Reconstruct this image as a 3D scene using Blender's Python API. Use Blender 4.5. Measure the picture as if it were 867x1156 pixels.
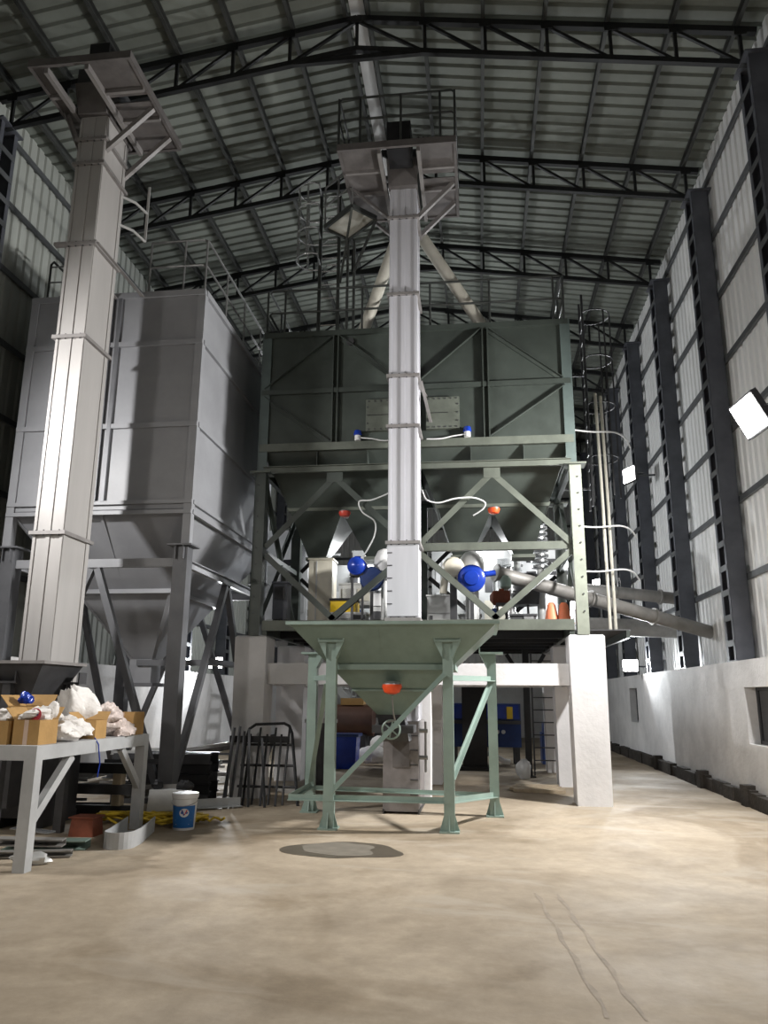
import bpy, math, random
from mathutils import Vector, Matrix, noise
R = math.radians
scene = bpy.context.scene
col = scene.collection
for o in list(bpy.data.objects):
    bpy.data.objects.remove(o)

# ------------------------------------------------------------------ camera
F_PX = 868.0
PITCH, YAW, ROLL = R(13.49), R(7.02), R(0.4)
cd = bpy.data.cameras.new('camera'); cam = bpy.data.objects.new('camera', cd); col.objects.link(cam)
cd.sensor_fit = 'VERTICAL'; cd.sensor_height = 36.0; cd.lens = F_PX / 1156.0 * 36.0
cd.clip_start = 0.05; cd.clip_end = 200
Fh = Vector((-math.sin(YAW), math.cos(YAW), 0)); Rt = Vector((math.cos(YAW), math.sin(YAW), 0)); Zv = Vector((0, 0, 1))
Fw = Fh*math.cos(PITCH) + Zv*math.sin(PITCH); Up = -Fh*math.sin(PITCH) + Zv*math.cos(PITCH)
Rc = Rt*math.cos(ROLL) + Up*math.sin(ROLL); Uc = Up*math.cos(ROLL) - Rt*math.sin(ROLL)
m = Matrix((Rc, Uc, -Fw)).transposed().to_4x4(); m.translation = Vector((0, 0, 1.6))
cam.matrix_world = m
scene.camera = cam

# ------------------------------------------------------------------ world, exposure
w = bpy.data.worlds.new('night'); scene.world = w; w.use_nodes = True
w.node_tree.nodes['Background'].inputs[0].default_value = (0.55, 0.62, 0.75, 1)
w.node_tree.nodes['Background'].inputs[1].default_value = 0.004
vs = scene.view_settings
vs.view_transform = 'Standard'; vs.look = 'None'; vs.gamma = 1.0; vs.use_curve_mapping = False
vs.exposure = -0.85
# floodlights, with one fill lamp added at the left rear: position, aim, watts (built as fixtures further down)
FLOODS = [
    ('big',   (3.85, 10.79, 5.48), (-0.88, -0.10, -0.45), 1450, (1.0, 0.985, 0.96), 0.70, 'large dazzling floodlight high on the right wall, nearest of the lamps in view'),
    ('mid',   (3.85, 19.30, 7.10), (-1.0, -0.45, 0.0), 460, (0.95, 0.98, 1.0), 0.50, 'round-looking bright floodlight on the right wall beside the tall caged ladder'),
    ('low',   (3.86, 20.80, 2.42), (-0.15, -1.0, 0.08), 150, (0.92, 0.97, 1.0), 0.40, 'low bright floodlight sitting on top of the white right dado wall'),
    ('far',   (3.86, 25.80, 5.25), (-1.0, -0.5, 0.05), 320, (0.95, 0.98, 1.0), 0.40, 'small far floodlight above the slanting grey spouts, near the right wall'),
    ('left',  (-7.30, 21.10, 2.48), (0.1, -1.0, -0.10), 260, (0.95, 0.98, 1.0), 0.40, 'small floodlight low on the left wall seen behind the silo legs'),
    ('leftn', (-7.42, 7.10, 5.80), (0.80, 0.62, -0.38), 310, (1.0, 0.98, 0.96), 0.38, 'floodlight on the left wall column just outside the photo'),
    ('left_fill', (-7.42, 20.60, 6.60), (1.0, -0.25, 0.0), 520, (0.95, 0.98, 1.0), 0.46, 'added fill floodlight on the left wall, unseen behind the grey silo'),  # added lamp, out of view, brightens the deck machines from behind
    ('rb',    (3.85, 1.20, 5.80), (-0.75, 0.55, -0.55), 100, (1.0, 0.95, 0.88), 0.62, 'floodlight on the right wall behind the camera'),
    ('lb',    (-7.45, 1.20, 5.80), (0.75, 0.60, -0.42), 130, (1.0, 0.95, 0.88), 0.62, 'floodlight on the left wall behind the camera'),
]

# ------------------------------------------------------------------ materials
def mat(name, c, rough=0.6, metal=0.0, var=0.18, scale=3.0, bump=0.0, bscale=40.0, emit=None, dark=None, streak=False, spec=None, trans=None, alpha=None):
    M = bpy.data.materials.new(name); M.use_nodes = True
    nt = M.node_tree; b = nt.nodes['Principled BSDF']
    b.inputs['Roughness'].default_value = rough; b.inputs['Metallic'].default_value = metal
    if spec is not None: b.inputs['Specular IOR Level'].default_value = spec
    if emit:
        b.inputs['Emission Color'].default_value = (*c, 1); b.inputs['Emission Strength'].default_value = emit
    tc = nt.nodes.new('ShaderNodeTexCoord')
    mp = nt.nodes.new('ShaderNodeMapping'); nt.links.new(tc.outputs['Object'], mp.inputs[0])
    if streak: mp.inputs['Scale'].default_value = (1, 1, 0.12)
    n = nt.nodes.new('ShaderNodeTexNoise'); n.inputs['Scale'].default_value = scale; n.inputs['Detail'].default_value = 6; n.inputs['Roughness'].default_value = 0.62
    nt.links.new(mp.outputs[0], n.inputs['Vector'])
    rp = nt.nodes.new('ShaderNodeValToRGB'); rp.color_ramp.elements[0].position = 0.32; rp.color_ramp.elements[1].position = 0.68
    d = dark or tuple(x*(1-var) for x in c); l = tuple(min(1, x*(1+var*0.5)) for x in c)
    rp.color_ramp.elements[0].color = (*d, 1); rp.color_ramp.elements[1].color = (*l, 1)
    nt.links.new(n.outputs['Fac'], rp.inputs[0]); nt.links.new(rp.outputs[0], b.inputs['Base Color'])
    if bump:
        n2 = nt.nodes.new('ShaderNodeTexNoise'); n2.inputs['Scale'].default_value = bscale; n2.inputs['Detail'].default_value = 3
        nt.links.new(tc.outputs['Object'], n2.inputs['Vector'])
        bp = nt.nodes.new('ShaderNodeBump'); bp.inputs['Strength'].default_value = bump; bp.inputs['Distance'].default_value = 0.02
        nt.links.new(n2.outputs['Fac'], bp.inputs['Height']); nt.links.new(bp.outputs[0], b.inputs['Normal'])
    if trans: b.inputs['Transmission Weight'].default_value = trans
    if alpha is not None: b.inputs['Alpha'].default_value = alpha
    return M

M = {}
M['roof'] = mat('roof_sheet', (0.195, 0.212, 0.188), 0.55, 0.0, 0.25, 0.9)
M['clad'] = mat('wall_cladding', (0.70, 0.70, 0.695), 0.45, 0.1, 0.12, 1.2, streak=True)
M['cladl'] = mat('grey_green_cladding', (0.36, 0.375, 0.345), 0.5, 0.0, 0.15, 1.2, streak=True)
M['dado'] = mat('white_plaster', (0.72, 0.71, 0.71), 0.85, 0, 0.20, 1.1, 0.25, 18)
M['curb'] = mat('dirty_curb', (0.045, 0.038, 0.032), 0.95, 0, 0.5, 4, 0.6, 20)
M['conc'] = mat('white_concrete', (0.74, 0.73, 0.74), 0.85, 0, 0.10, 1.6, 0.2, 14)
M['truss'] = mat('truss_steel', (0.016, 0.017, 0.018), 0.55, 0.2, 0.3, 4)
M['purlin'] = mat('purlin_steel', (0.055, 0.058, 0.055), 0.55, 0.2, 0.3, 4)
M['column'] = mat('column_steel', (0.095, 0.10, 0.118), 0.5, 0.2, 0.25, 3)
M['girt'] = mat('girt_steel', (0.10, 0.105, 0.11), 0.5, 0.3, 0.25, 4)
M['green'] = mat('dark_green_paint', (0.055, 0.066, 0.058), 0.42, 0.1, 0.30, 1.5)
M['greenlit'] = mat('lit_olive_post', (0.25, 0.27, 0.225), 0.45, 0.1, 0.2, 3)  # frame green lightened for one post, the light on it put into the colour
M['corner'] = mat('blue_green_corner', (0.10, 0.128, 0.122), 0.4, 0.1, 0.2, 3)
M['boot'] = mat('boot_dull_steel', (0.27, 0.25, 0.25), 0.5, 0.2, 0.3, 3)
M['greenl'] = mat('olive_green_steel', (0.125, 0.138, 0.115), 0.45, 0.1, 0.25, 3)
M['sage'] = mat('sage_green_paint', (0.20, 0.27, 0.235), 0.42, 0.1, 0.20, 2.2)
M['sagel'] = mat('sage_frame_paint', (0.27, 0.355, 0.315), 0.42, 0.1, 0.15, 3)
M['silo'] = mat('silo_grey_paint', (0.30, 0.305, 0.325), 0.45, 0.0, 0.15, 1.1)
M['silod'] = mat('silo_frame_grey', (0.15, 0.153, 0.165), 0.45, 0.25, 0.2, 2)
M['elev'] = mat('elevator_silver_paint', (0.40, 0.385, 0.375), 0.48, 0.0, 0.14, 1.8, streak=True)
M['elev2'] = mat('elevator_grey_paint', (0.56, 0.56, 0.60), 0.45, 0.0, 0.14, 1.8, streak=True)
M['elevd'] = mat('elevator_flange', (0.27, 0.255, 0.25), 0.5, 0.2, 0.2, 4)
M['plat'] = mat('platform_grey', (0.15, 0.138, 0.135), 0.55, 0.2, 0.3, 3)
M['rail'] = mat('rail_steel', (0.30, 0.30, 0.30), 0.35, 0.6, 0.2, 6)
M['raild'] = mat('dark_rail', (0.06, 0.065, 0.062), 0.45, 0.3, 0.2, 6)
M['black'] = mat('black_steel', (0.018, 0.018, 0.02), 0.5, 0.2, 0.3, 6)
M['dgrey'] = mat('dark_grey_steel', (0.07, 0.07, 0.075), 0.5, 0.3, 0.3, 4)
M['table'] = mat('table_grey_paint', (0.46, 0.47, 0.48), 0.5, 0.1, 0.15, 3)
M['card'] = mat('cardboard', (0.42, 0.25, 0.09), 0.85, 0, 0.15, 5, 0.15, 30)
M['tape'] = mat('packing_tape', (0.62, 0.46, 0.36), 0.35, 0, 0.1, 6)
M['bag'] = mat('white_plastic_bag', (0.80, 0.77, 0.74), 0.5, 0, 0.12, 8, 0.7, 14)
M['bagp'] = mat('clear_wrap_bag', (0.68, 0.58, 0.54), 0.35, 0, 0.3, 12, 0.9, 22)
M['blue'] = mat('blue_paint', (0.012, 0.045, 0.36), 0.25, 0.1, 0.25, 4)
M['blued'] = mat('dark_blue_machine', (0.012, 0.04, 0.17), 0.45, 0.1, 0.3, 2)
M['orange'] = mat('sensor_orange', (0.85, 0.09, 0.02), 0.4, 0, 0.15, 5)
M['red'] = mat('sensor_red', (0.50, 0.05, 0.03), 0.4, 0, 0.15, 5)
M['terra'] = mat('cone_orange', (0.72, 0.21, 0.10), 0.6, 0, 0.15, 5)
M['brick'] = mat('rust_brown', (0.22, 0.06, 0.03), 0.7, 0, 0.3, 5)
M['yellow'] = mat('yellow_paint', (0.78, 0.52, 0.02), 0.4, 0, 0.12, 4)
M['cable'] = mat('yellow_cable', (0.60, 0.42, 0.03), 0.5, 0, 0.2, 9)
M['white'] = mat('white_paint', (0.72, 0.72, 0.72), 0.45, 0, 0.1, 3)
M['cream'] = mat('cream_paint', (0.70, 0.66, 0.55), 0.45, 0, 0.1, 3)
M['mach'] = mat('machine_light_grey', (0.55, 0.555, 0.55), 0.45, 0.15, 0.15, 3)
M['pipe'] = mat('pipe_beige_grey', (0.55, 0.53, 0.46), 0.45, 0.15, 0.15, 3)
M['spout'] = mat('spout_grey', (0.27, 0.26, 0.245), 0.5, 0.2, 0.25, 3)
M['galv'] = mat('galvanised', (0.62, 0.63, 0.64), 0.25, 0.8, 0.15, 5)
M['label'] = mat('label_blue', (0.01, 0.12, 0.38), 0.4, 0, 0.05, 5)
M['wetd'] = mat('wet_concrete', (0.115, 0.096, 0.073), 0.32, 0, 0.25, 5)
M['wetl'] = mat('damp_cement', (0.20, 0.178, 0.145), 0.6, 0, 0.2, 6)
M['mark'] = mat('tyre_mark', (0.32, 0.265, 0.205), 0.8, 0, 0.25, 7)
M['plank'] = mat('rough_plank', (0.42, 0.34, 0.24), 0.85, 0, 0.3, 5)
M['brown'] = mat('brown_machine', (0.10, 0.05, 0.035), 0.35, 0.1, 0.3, 3)
M['glass'] = mat('dark_window_glass', (0.015, 0.017, 0.02), 0.08, 0, 0.1, 2)
M['lamp'] = mat('lamp_lens', (1.0, 0.98, 0.95), 0.5, 0, 0.0, 1, emit=60.0)
M['wine'] = mat('print_red', (0.55, 0.04, 0.06), 0.5, 0, 0.1, 5)
M['navy'] = mat('print_navy', (0.03, 0.05, 0.25), 0.5, 0, 0.1, 5)

def floor_mat():
    X = bpy.data.materials.new('concrete_floor'); X.use_nodes = True
    nt = X.node_tree; b = nt.nodes['Principled BSDF']; L = nt.links
    tc = nt.nodes.new('ShaderNodeTexCoord')
    def noise(s, det=6, rough=0.6, dist=0.0, sc=None):
        n = nt.nodes.new('ShaderNodeTexNoise'); n.inputs['Scale'].default_value = s; n.inputs['Detail'].default_value = det
        n.inputs['Roughness'].default_value = rough; n.inputs['Distortion'].default_value = dist
        if sc:
            mp = nt.nodes.new('ShaderNodeMapping'); mp.inputs['Scale'].default_value = sc; L.new(tc.outputs['Object'], mp.inputs[0]); L.new(mp.outputs[0], n.inputs['Vector'])
        else: L.new(tc.outputs['Object'], n.inputs['Vector'])
        return n.outputs['Fac']
    def ramp(f, p0, p1, c0, c1):
        r = nt.nodes.new('ShaderNodeValToRGB'); e = r.color_ramp.elements
        e[0].position = p0; e[1].position = p1; e[0].color = (*c0, 1); e[1].color = (*c1, 1); L.new(f, r.inputs[0]); return r.outputs[0]
    def mix(f, a, c, mode='MIX'):
        x = nt.nodes.new('ShaderNodeMix'); x.data_type = 'RGBA'; x.blend_type = mode
        if hasattr(f, 'is_linked'): L.new(f, x.inputs[0])
        else: x.inputs[0].default_value = f
        for s, i in ((a, 6), (c, 7)):
            if hasattr(s, 'is_linked'): L.new(s, x.inputs[i])
            else: x.inputs[i].default_value = (*s, 1)
        return x.outputs[2]
    base = ramp(noise(0.55, 8, 0.65, 0.6), 0.34, 0.66, (0.29, 0.235, 0.170), (0.465, 0.39, 0.298))
    sm = ramp(noise(5, 8, 0.7), 0.3, 0.7, (0.80, 0.79, 0.77), (1.06, 1.05, 1.04))
    c = mix(1.0, base, sm, 'MULTIPLY')
    patch = ramp(noise(0.33, 5, 0.55, 1.2), 0.53, 0.60, (0, 0, 0), (1, 1, 1))
    c = mix(patch, c, mix(1.0, c, (0.74, 0.71, 0.66), 'MULTIPLY'))
    dust = ramp(noise(0.9, 5, 0.6, 0.8, (0.5, 1.3, 1)), 0.56, 0.66, (0, 0, 0), (0.7, 0.7, 0.7))
    c = mix(dust, c, (0.41, 0.355, 0.285))
    L.new(c, b.inputs['Base Color'])
    L.new(ramp(noise(1.3, 5), 0.3, 0.7, (0.62,)*3, (0.9,)*3), b.inputs['Roughness'])
    bp = nt.nodes.new('ShaderNodeBump'); bp.inputs['Strength'].default_value = 0.15; bp.inputs['Distance'].default_value = 0.01
    L.new(noise(30, 4), bp.inputs['Height']); L.new(bp.outputs[0], b.inputs['Normal'])
    return X
M['floor'] = floor_mat()

# ------------------------------------------------------------------ builders
ORG = {}
def V(*a): return Vector(a)
class MB:
    def __init__(s): s.v = []; s.f = []
    def add(s, vs, fs):
        n = len(s.v); s.v += [tuple(v) for v in vs]; s.f += [tuple(i+n for i in f) for f in fs]; return s
    def box(s, x0, x1, y0, y1, z0, z1):
        return s.add([(x0,y0,z0),(x1,y0,z0),(x1,y1,z0),(x0,y1,z0),(x0,y0,z1),(x1,y0,z1),(x1,y1,z1),(x0,y1,z1)],
                     [(0,3,2,1),(4,5,6,7),(0,1,5,4),(1,2,6,5),(2,3,7,6),(3,0,4,7)])
    def obox(s, c, size, rot):            # oriented box, rot = Matrix 3x3
        sx, sy, sz = (q/2 for q in size); c = Vector(c)
        P = [c + rot @ V(*p) for p in ((-sx,-sy,-sz),(sx,-sy,-sz),(sx,sy,-sz),(-sx,sy,-sz),(-sx,-sy,sz),(sx,-sy,sz),(sx,sy,sz),(-sx,sy,sz))]
        return s.add(P, [(0,3,2,1),(4,5,6,7),(0,1,5,4),(1,2,6,5),(2,3,7,6),(3,0,4,7)])
    def frame(s, a, b, up=None):
        a, b = Vector(a), Vector(b); d = (b-a).normalized()
        up = Vector(up) if up else (V(0,0,1) if abs(d.z) < 0.95 else V(0,1,0))
        sd = d.cross(up).normalized(); u = sd.cross(d).normalized()
        return a, b, d, sd, u
    def bar(s, a, b, wd, h=None, up=None):
        h = h or wd; a, b, d, sd, u = s.frame(a, b, up)
        P = [p + sd*x*wd/2 + u*y*h/2 for p in (a, b) for x, y in ((-1,-1),(1,-1),(1,1),(-1,1))]
        return s.add(P, [(0,1,2,3),(7,6,5,4),(0,4,5,1),(1,5,6,2),(2,6,7,3),(3,7,4,0)])
    def ang(s, a, b, wd, t=0.012, up=None, fx=1, fy=1):   # L section
        a, b, d, sd, u = s.frame(a, b, up); sd = sd*fx; u = u*fy
        pr = [(0,0),(wd,0),(wd,t),(t,t),(t,wd),(0,wd)]
        P = [p + sd*x + u*y for p in (a, b) for x, y in pr]; n = 6
        F = [tuple(range(n)), tuple(range(2*n-1, n-1, -1))] + [(i, i+n, (i+1)%n+n, (i+1)%n) for i in range(n)]
        return s.add(P, F)
    def chan(s, a, b, wd, fl, t=0.012, up=None, fx=1):    # C section: web wd, flanges fl
        a, b, d, sd, u = s.frame(a, b, up); sd = sd*fx; h = wd/2
        pr = [(0,-h),(fl,-h),(fl,-h+t),(t,-h+t),(t,h-t),(fl,h-t),(fl,h),(0,h)]
        P = [p + sd*x + u*y for p in (a, b) for x, y in pr]; n = 8
        F = [tuple(range(n)), tuple(range(2*n-1, n-1, -1))] + [(i, i+n, (i+1)%n+n, (i+1)%n) for i in range(n)]
        return s.add(P, F)
    def cyl(s, a, b, r, r2=None, n=14, cap=True):
        r2 = r if r2 is None else r2; a, b, d, sd, u = s.frame(a, b)
        P = [a + (sd*math.cos(t)+u*math.sin(t))*r for t in (2*math.pi*i/n for i in range(n))] + [b + (sd*math.cos(t)+u*math.sin(t))*r2 for t in (2*math.pi*i/n for i in range(n))]
        F = [(i, i+n, (i+1)%n+n, (i+1)%n) for i in range(n)]
        if cap: F += [tuple(range(n)), tuple(range(2*n-1, n-1, -1))]
        return s.add(P, F)
    def tube(s, path, r, n=7, closed=False):
        path = [Vector(p) for p in path]; k = len(path); P = []; F = []
        pu = None
        for i, p in enumerate(path):
            a = path[i-1] if (i or closed) else p; b = path[(i+1) % k] if (i < k-1 or closed) else p
            d = (b-a).normalized()
            if pu is None: pu = V(0,0,1) if abs(d.z) < 0.9 else V(1,0,0)
            sd = d.cross(pu)
            if sd.length < 1e-4: sd = d.cross(V(0.3,1,0.2))
            sd.normalize(); u = sd.cross(d).normalized(); pu = u
            P += [p + (sd*math.cos(2*math.pi*j/n)+u*math.sin(2*math.pi*j/n))*r for j in range(n)]
        m_ = k if closed else k-1
        for i in range(m_):
            for j in range(n):
                a0, a1 = i*n+j, i*n+(j+1)%n; b0, b1 = ((i+1)%k)*n+j, ((i+1)%k)*n+(j+1)%n
                F.append((a0, b0, b1, a1))
        if not closed: F += [tuple(range(n)), tuple(range(k*n-1, (k-1)*n-1, -1))]
        return s.add(P, F)
    def lathe(s, c, prof, n=20, axis='Z'):
        c = Vector(c); P = []; k = len(prof)
        for r, z in prof:
            for j in range(n):
                t = 2*math.pi*j/n; x, y = r*math.cos(t), r*math.sin(t)
                P.append(c + (V(x,y,z) if axis == 'Z' else V(x,z,y) if axis == 'Y' else V(z,x,y)))
        F = [(i*n+j, i*n+(j+1)%n, (i+1)*n+(j+1)%n, (i+1)*n+j) for i in range(k-1) for j in range(n)]
        F += [tuple(range(n-1, -1, -1)), tuple((k-1)*n+j for j in range(n))]
        return s.add(P, F)
    def frust(s, a, za, b, zb, cap=True):      # a,b = (x0,x1,y0,y1)
        P = [(a[0],a[2],za),(a[1],a[2],za),(a[1],a[3],za),(a[0],a[3],za),(b[0],b[2],zb),(b[1],b[2],zb),(b[1],b[3],zb),(b[0],b[3],zb)]
        F = [(0,1,5,4),(1,2,6,5),(2,3,7,6),(3,0,4,7)]
        if cap: F += [(0,3,2,1),(4,5,6,7)]
        return s.add(P, F)
    def blob(s, c, size, seed=0, n=12, k=8, rough=0.22, flat=True, tilt=None):
        rnd = random.Random(seed); ph = [(rnd.uniform(1,4), rnd.uniform(1,4), rnd.uniform(0,6.3), rnd.uniform(0.3,1)) for _ in range(6)]
        P = []; c = Vector(c); rot = Matrix.Rotation(tilt or 0, 3, 'Y')
        for i in range(k+1):
            th = math.pi*i/k
            for j in range(n):
                fi = 2*math.pi*j/n
                d = 1 + rough*sum(a*math.sin(p*th*1.3+q*0+round(q)*fi+o) for p, q, o, a in ph)/3
                x, y, z = math.sin(th)*math.cos(fi)*d, math.sin(th)*math.sin(fi)*d, math.cos(th)*d
                cr = noise.noise(V(x*2.6+seed, y*2.6, z*2.6))*0.30 + noise.noise(V(x*6+seed, y*6, z*6))*0.13
                x, y, z = x*(1+cr*rough*2), y*(1+cr*rough*2), z*(1+cr*rough*2)
                if i in (0, k): x = y = 0; z = math.cos(th)
                v = rot @ V(x*size[0]/2, y*size[1]/2, z*size[2]/2)
                if flat and v.z < -size[2]*0.36: v.z = -size[2]*0.36
                P.append(c + v)
        F = [(i*n+j, (i+1)*n+j, (i+1)*n+(j+1)%n, i*n+(j+1)%n) for i in range(k) for j in range(n)]
        return s.add(P, F)
    def build(s, name, material, parent=None, smooth=False):
        if parent is not None: o = ORG[parent]
        else:
            xs = [v[0] for v in s.v]; ys = [v[1] for v in s.v]; zs = [v[2] for v in s.v]
            o = V((min(xs)+max(xs))/2, (min(ys)+max(ys))/2, min(zs))
        me = bpy.data.meshes.new(name); me.from_pydata([(v[0]-o.x, v[1]-o.y, v[2]-o.z) for v in s.v], [], s.f); me.update()
        import bmesh
        bm = bmesh.new(); bm.from_mesh(me); bmesh.ops.recalc_face_normals(bm, faces=bm.faces)
        if smooth:
            for f in bm.faces: f.smooth = True
            for e in bm.edges: e.smooth = e.calc_face_angle(0) < 0.70
        bm.to_mesh(me); bm.free()
        me.materials.append(M[material] if isinstance(material, str) else material)
        ob = bpy.data.objects.new(name, me); col.objects.link(ob)
        if parent is None: ob.location = o
        else: ob.parent = parent
        ORG[ob] = o
        return ob
def spl(pts, k=6):
    P = [Vector(p) for p in pts]; out = []
    for i in range(len(P)-1):
        a, b, c, d = P[max(i-1,0)], P[i], P[i+1], P[min(i+2,len(P)-1)]
        for j in range(k):
            t = j/k; out.append(0.5*((2*b)+(c-a)*t+(2*a-5*b+4*c-d)*t*t+(3*b-a-3*c+d)*t**3))
    return out+[P[-1]]
def tag(o, label, cat, group=None, kind=None):
    if label: o['label'] = label
    if cat: o['category'] = cat
    if group: o['group'] = group
    if kind: o['kind'] = kind
    return o
def thing(name, label, cat, loc, group=None):
    o = bpy.data.objects.new(name, None); o.empty_display_size = 0.1; col.objects.link(o); o.location = loc; ORG[o] = Vector(loc)
    return tag(o, label, cat, group)
def struct(o, label, cat):
    o['kind'] = 'structure'; o['label'] = label; o['category'] = cat; return o
def copy_tree(o, parent=None):
    c = o.copy(); col.objects.link(c)
    c.parent = parent
    for ch in o.children: copy_tree(ch, c)
    return c
ORD = ['first', 'second', 'third', 'fourth', 'fifth', 'sixth', 'seventh', 'eighth', 'ninth', 'tenth']
rnd = random.Random(7)

# ================================================================== THE HALL
XR, XL, XM = 4.15, -7.71, -1.78        # dado faces and ridge
CR, CL = 4.54, -8.10                    # cladding planes
YF, YB = -8.0, 33.1
BAY = 3.25
TY = [7.1 + BAY*i for i in range(8)]   # truss lines
def tz(x): return 12.51 - 0.155*abs(x-XM)
ZSH = 0.21                              # sheet above top chord axis

flo = MB().box(CL-0.2, CR+0.2, YF, YB+0.4, -0.2, 0.0).build('floor', 'floor')
struct(flo, 'dusty beige concrete floor of the hall', 'floor')
def flat_patch(name, cx, cy, rx, ry, z, seed, material, rough=0.2, n=48):
    r_ = random.Random(seed); ph = [r_.uniform(0, 6.3) for _ in range(6)]
    top = []
    for i in range(n):
        t = 2*math.pi*i/n; d = 1 + rough*sum(math.sin((k+2)*t+ph[k])/(k+1.5) for k in range(5))
        top.append((cx+rx*d*math.cos(t), cy+ry*d*math.sin(t), z))
    mb = MB(); mb.add(top + [(x, y, 0.0005) for x, y, _ in top], [tuple(range(n))] + [(i, (i+1) % n, n+(i+1) % n, n+i) for i in range(n)])
    return mb.build(name, material, flo)
flat_patch('wet_patch', -1.50, 8.72, 0.58, 0.48, 0.003, 3, 'wetd', 0.16)
flat_patch('damp_core', -1.54, 8.76, 0.43, 0.34, 0.005, 5, 'wetl', 0.16)
for x0 in (0.62, 0.80):
    mb = MB(); pts = []
    for i in range(15):
        y = 4.55 + i*0.185; x = x0 - 0.015*i*0.9 + 0.012*math.sin(i*1.7+x0*9)
        ww = 0.014 + 0.008*math.sin(i*2.3+x0*5)
        pts.append((x-ww, x+ww, y))
    for i in range(14):
        a, b = pts[i], pts[i+1]
        mb.add([(a[0],a[2],0.002),(a[1],a[2],0.002),(b[1],b[2],0.002),(b[0],b[2],0.002)], [(0,1,2,3)])
    mb.build('tyre_mark', 'mark', flo)

# corrugated sheet along an axis
def corr(u0, u1, pitch, fn, ribw=0.3, depth=0.03):
    """fn(u, off) -> (bottom point, top point)"""
    P = []; u = u0; prof = []
    while u < u1-1e-6:
        for du, off in ((0, 0), (pitch*(1-ribw), 0), (pitch*(1-ribw*0.72), depth), (pitch*(1-ribw*0.28), depth)):
            if u+du <= u1: prof.append((u+du, off))
        u += pitch
    prof.append((u1, 0))
    mb = MB()
    for (u, off) in prof:
        a, b = fn(u, off); P += [a, b]
    mb.add(P, [(2*i, 2*i+2, 2*i+3, 2*i+1) for i in range(len(prof)-1)])
    return mb

# ceiling: two slopes of ribbed sheet
c1 = corr(YF, YB, 0.26, lambda u, o: ((XM, u, tz(XM)+ZSH+o), (CR+0.15, u, tz(CR+0.15)+ZSH+o)), 0.34, 0.05)
c2 = corr(YF, YB, 0.26, lambda u, o: ((XM, u, tz(XM)+ZSH+o), (CL-0.15, u, tz(CL-0.15)+ZSH+o)), 0.34, 0.05)
c1.add(c2.v, c2.f)
cei = c1.build('ceiling', 'roof'); struct(cei, 'ribbed metal sheet roof with a low ridge', 'ceiling')
PUR = [0.22, 1.12, 2.09, 3.06, 4.03, 5.0, 5.95]
for d in PUR:
    for sgn in (-1, 1):
        x = XM + sgn*d; z = tz(x) + 0.05
        MB().chan((x, YF, z+0.075), (x, YB, z+0.075), 0.15, 0.06, 0.012, fx=-sgn).build('purlin', 'purlin', cei)
MB().box(XM-0.12, XM+0.12, YF, YB, tz(XM)+0.175, tz(XM)+0.19).build('ridge_strip', 'clad', cei)

GIRTS = [3.60, 4.93, 6.22, 7.50, 8.78, 10.0, 11.2]
def dado_boxes(mb, x0, x1, holes):
    ys = YF
    for (a, b, z0, z1) in holes:
        mb.box(x0, x1, ys, a, 0, 2.2); mb.box(x0, x1, a, b, 0, z0); mb.box(x0, x1, a, b, z1, 2.2); ys = b
    mb.box(x0, x1, ys, YB, 0, 2.2)
    return mb
HR = [(11.75, 13.08, 0.92, 1.78), (21.7, 22.75, 0.97, 1.87)]
wr = dado_boxes(MB(), XR, CR-0.01, HR).build('wall_right', 'dado'); struct(wr, 'right wall: white plastered dado under pale ribbed sheet', 'wall')
corr(YF, YB, 0.25, lambda u, o: ((CR+o, u, 2.15), (CR+o, u, tz(CR)+0.2)), 0.42, 0.03).build('cladding_sheet', 'clad', wr)
wl = dado_boxes(MB(), CL+0.01, XL, [(16.1, 16.55, 0.85, 1.75)]).build('wall_left', 'dado'); struct(wl, 'left wall: white plastered dado under ribbed sheet', 'wall')
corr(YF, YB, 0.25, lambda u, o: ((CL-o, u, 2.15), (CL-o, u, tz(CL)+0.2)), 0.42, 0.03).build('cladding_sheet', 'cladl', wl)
for z in GIRTS:
    MB().chan((CR-0.06, YF, z), (CR-0.06, YB, z), 0.10, 0.05, 0.01, fx=1).build('girt', 'girt', wr)
    MB().chan((CL+0.06, YF, z), (CL+0.06, YB, z), 0.10, 0.05, 0.01, fx=-1).build('girt', 'girt', wl)
for nm, y0, sg in (('wall_back', YB, 1), ('wall_front', YF, -1)):
    a, b = sorted((y0, y0+sg*0.25))
    o = MB().box(CL, CR, a, b, 0, 2.2).build(nm, 'dado'); struct(o, 'far end wall with white dado and ribbed sheet' if sg > 0 else 'near end wall behind the camera', 'wall')
    corr(CL, CR, 0.25, lambda u, q: ((u, y0+sg*(0.06+q), 2.2), (u, y0+sg*(0.06+q), tz(u)+0.24)), 0.42, 0.03).build('cladding_sheet', 'clad', o)
    for z in GIRTS: MB().bar((CL+0.05, y0-sg*0.03, z), (CR-0.05, y0-sg*0.03, z), 0.06, 0.1).build('girt', 'girt', o)
for i, (a, b, z0, z1) in enumerate(HR):
    wd = thing('window_%d' % (i+1), ['open square window hole in the right dado', 'far narrow window in the right dado'][i], 'window', (XR+0.1, (a+b)/2, z0)); wd['kind'] = 'structure'
    f = MB()
    for q in ((a, a+0.05, z0, z1), (b-0.05, b, z0, z1), (a, b, z0, z0+0.05), (a, b, z1-0.05, z1)): f.box(XR+0.17, XR+0.22, q[0], q[1], q[2], q[3])
    f.build('window_frame', 'dgrey', wd)
    MB().box(XR+0.19, XR+0.20, a+0.05, b-0.05, z0+0.05, z1-0.05).build('window_pane', 'glass', wd)
wd = thing('window_3', 'small dark window in the left dado behind the silo', 'window', (XL-0.1, 16.3, 0.85)); wd['kind'] = 'structure'
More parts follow.
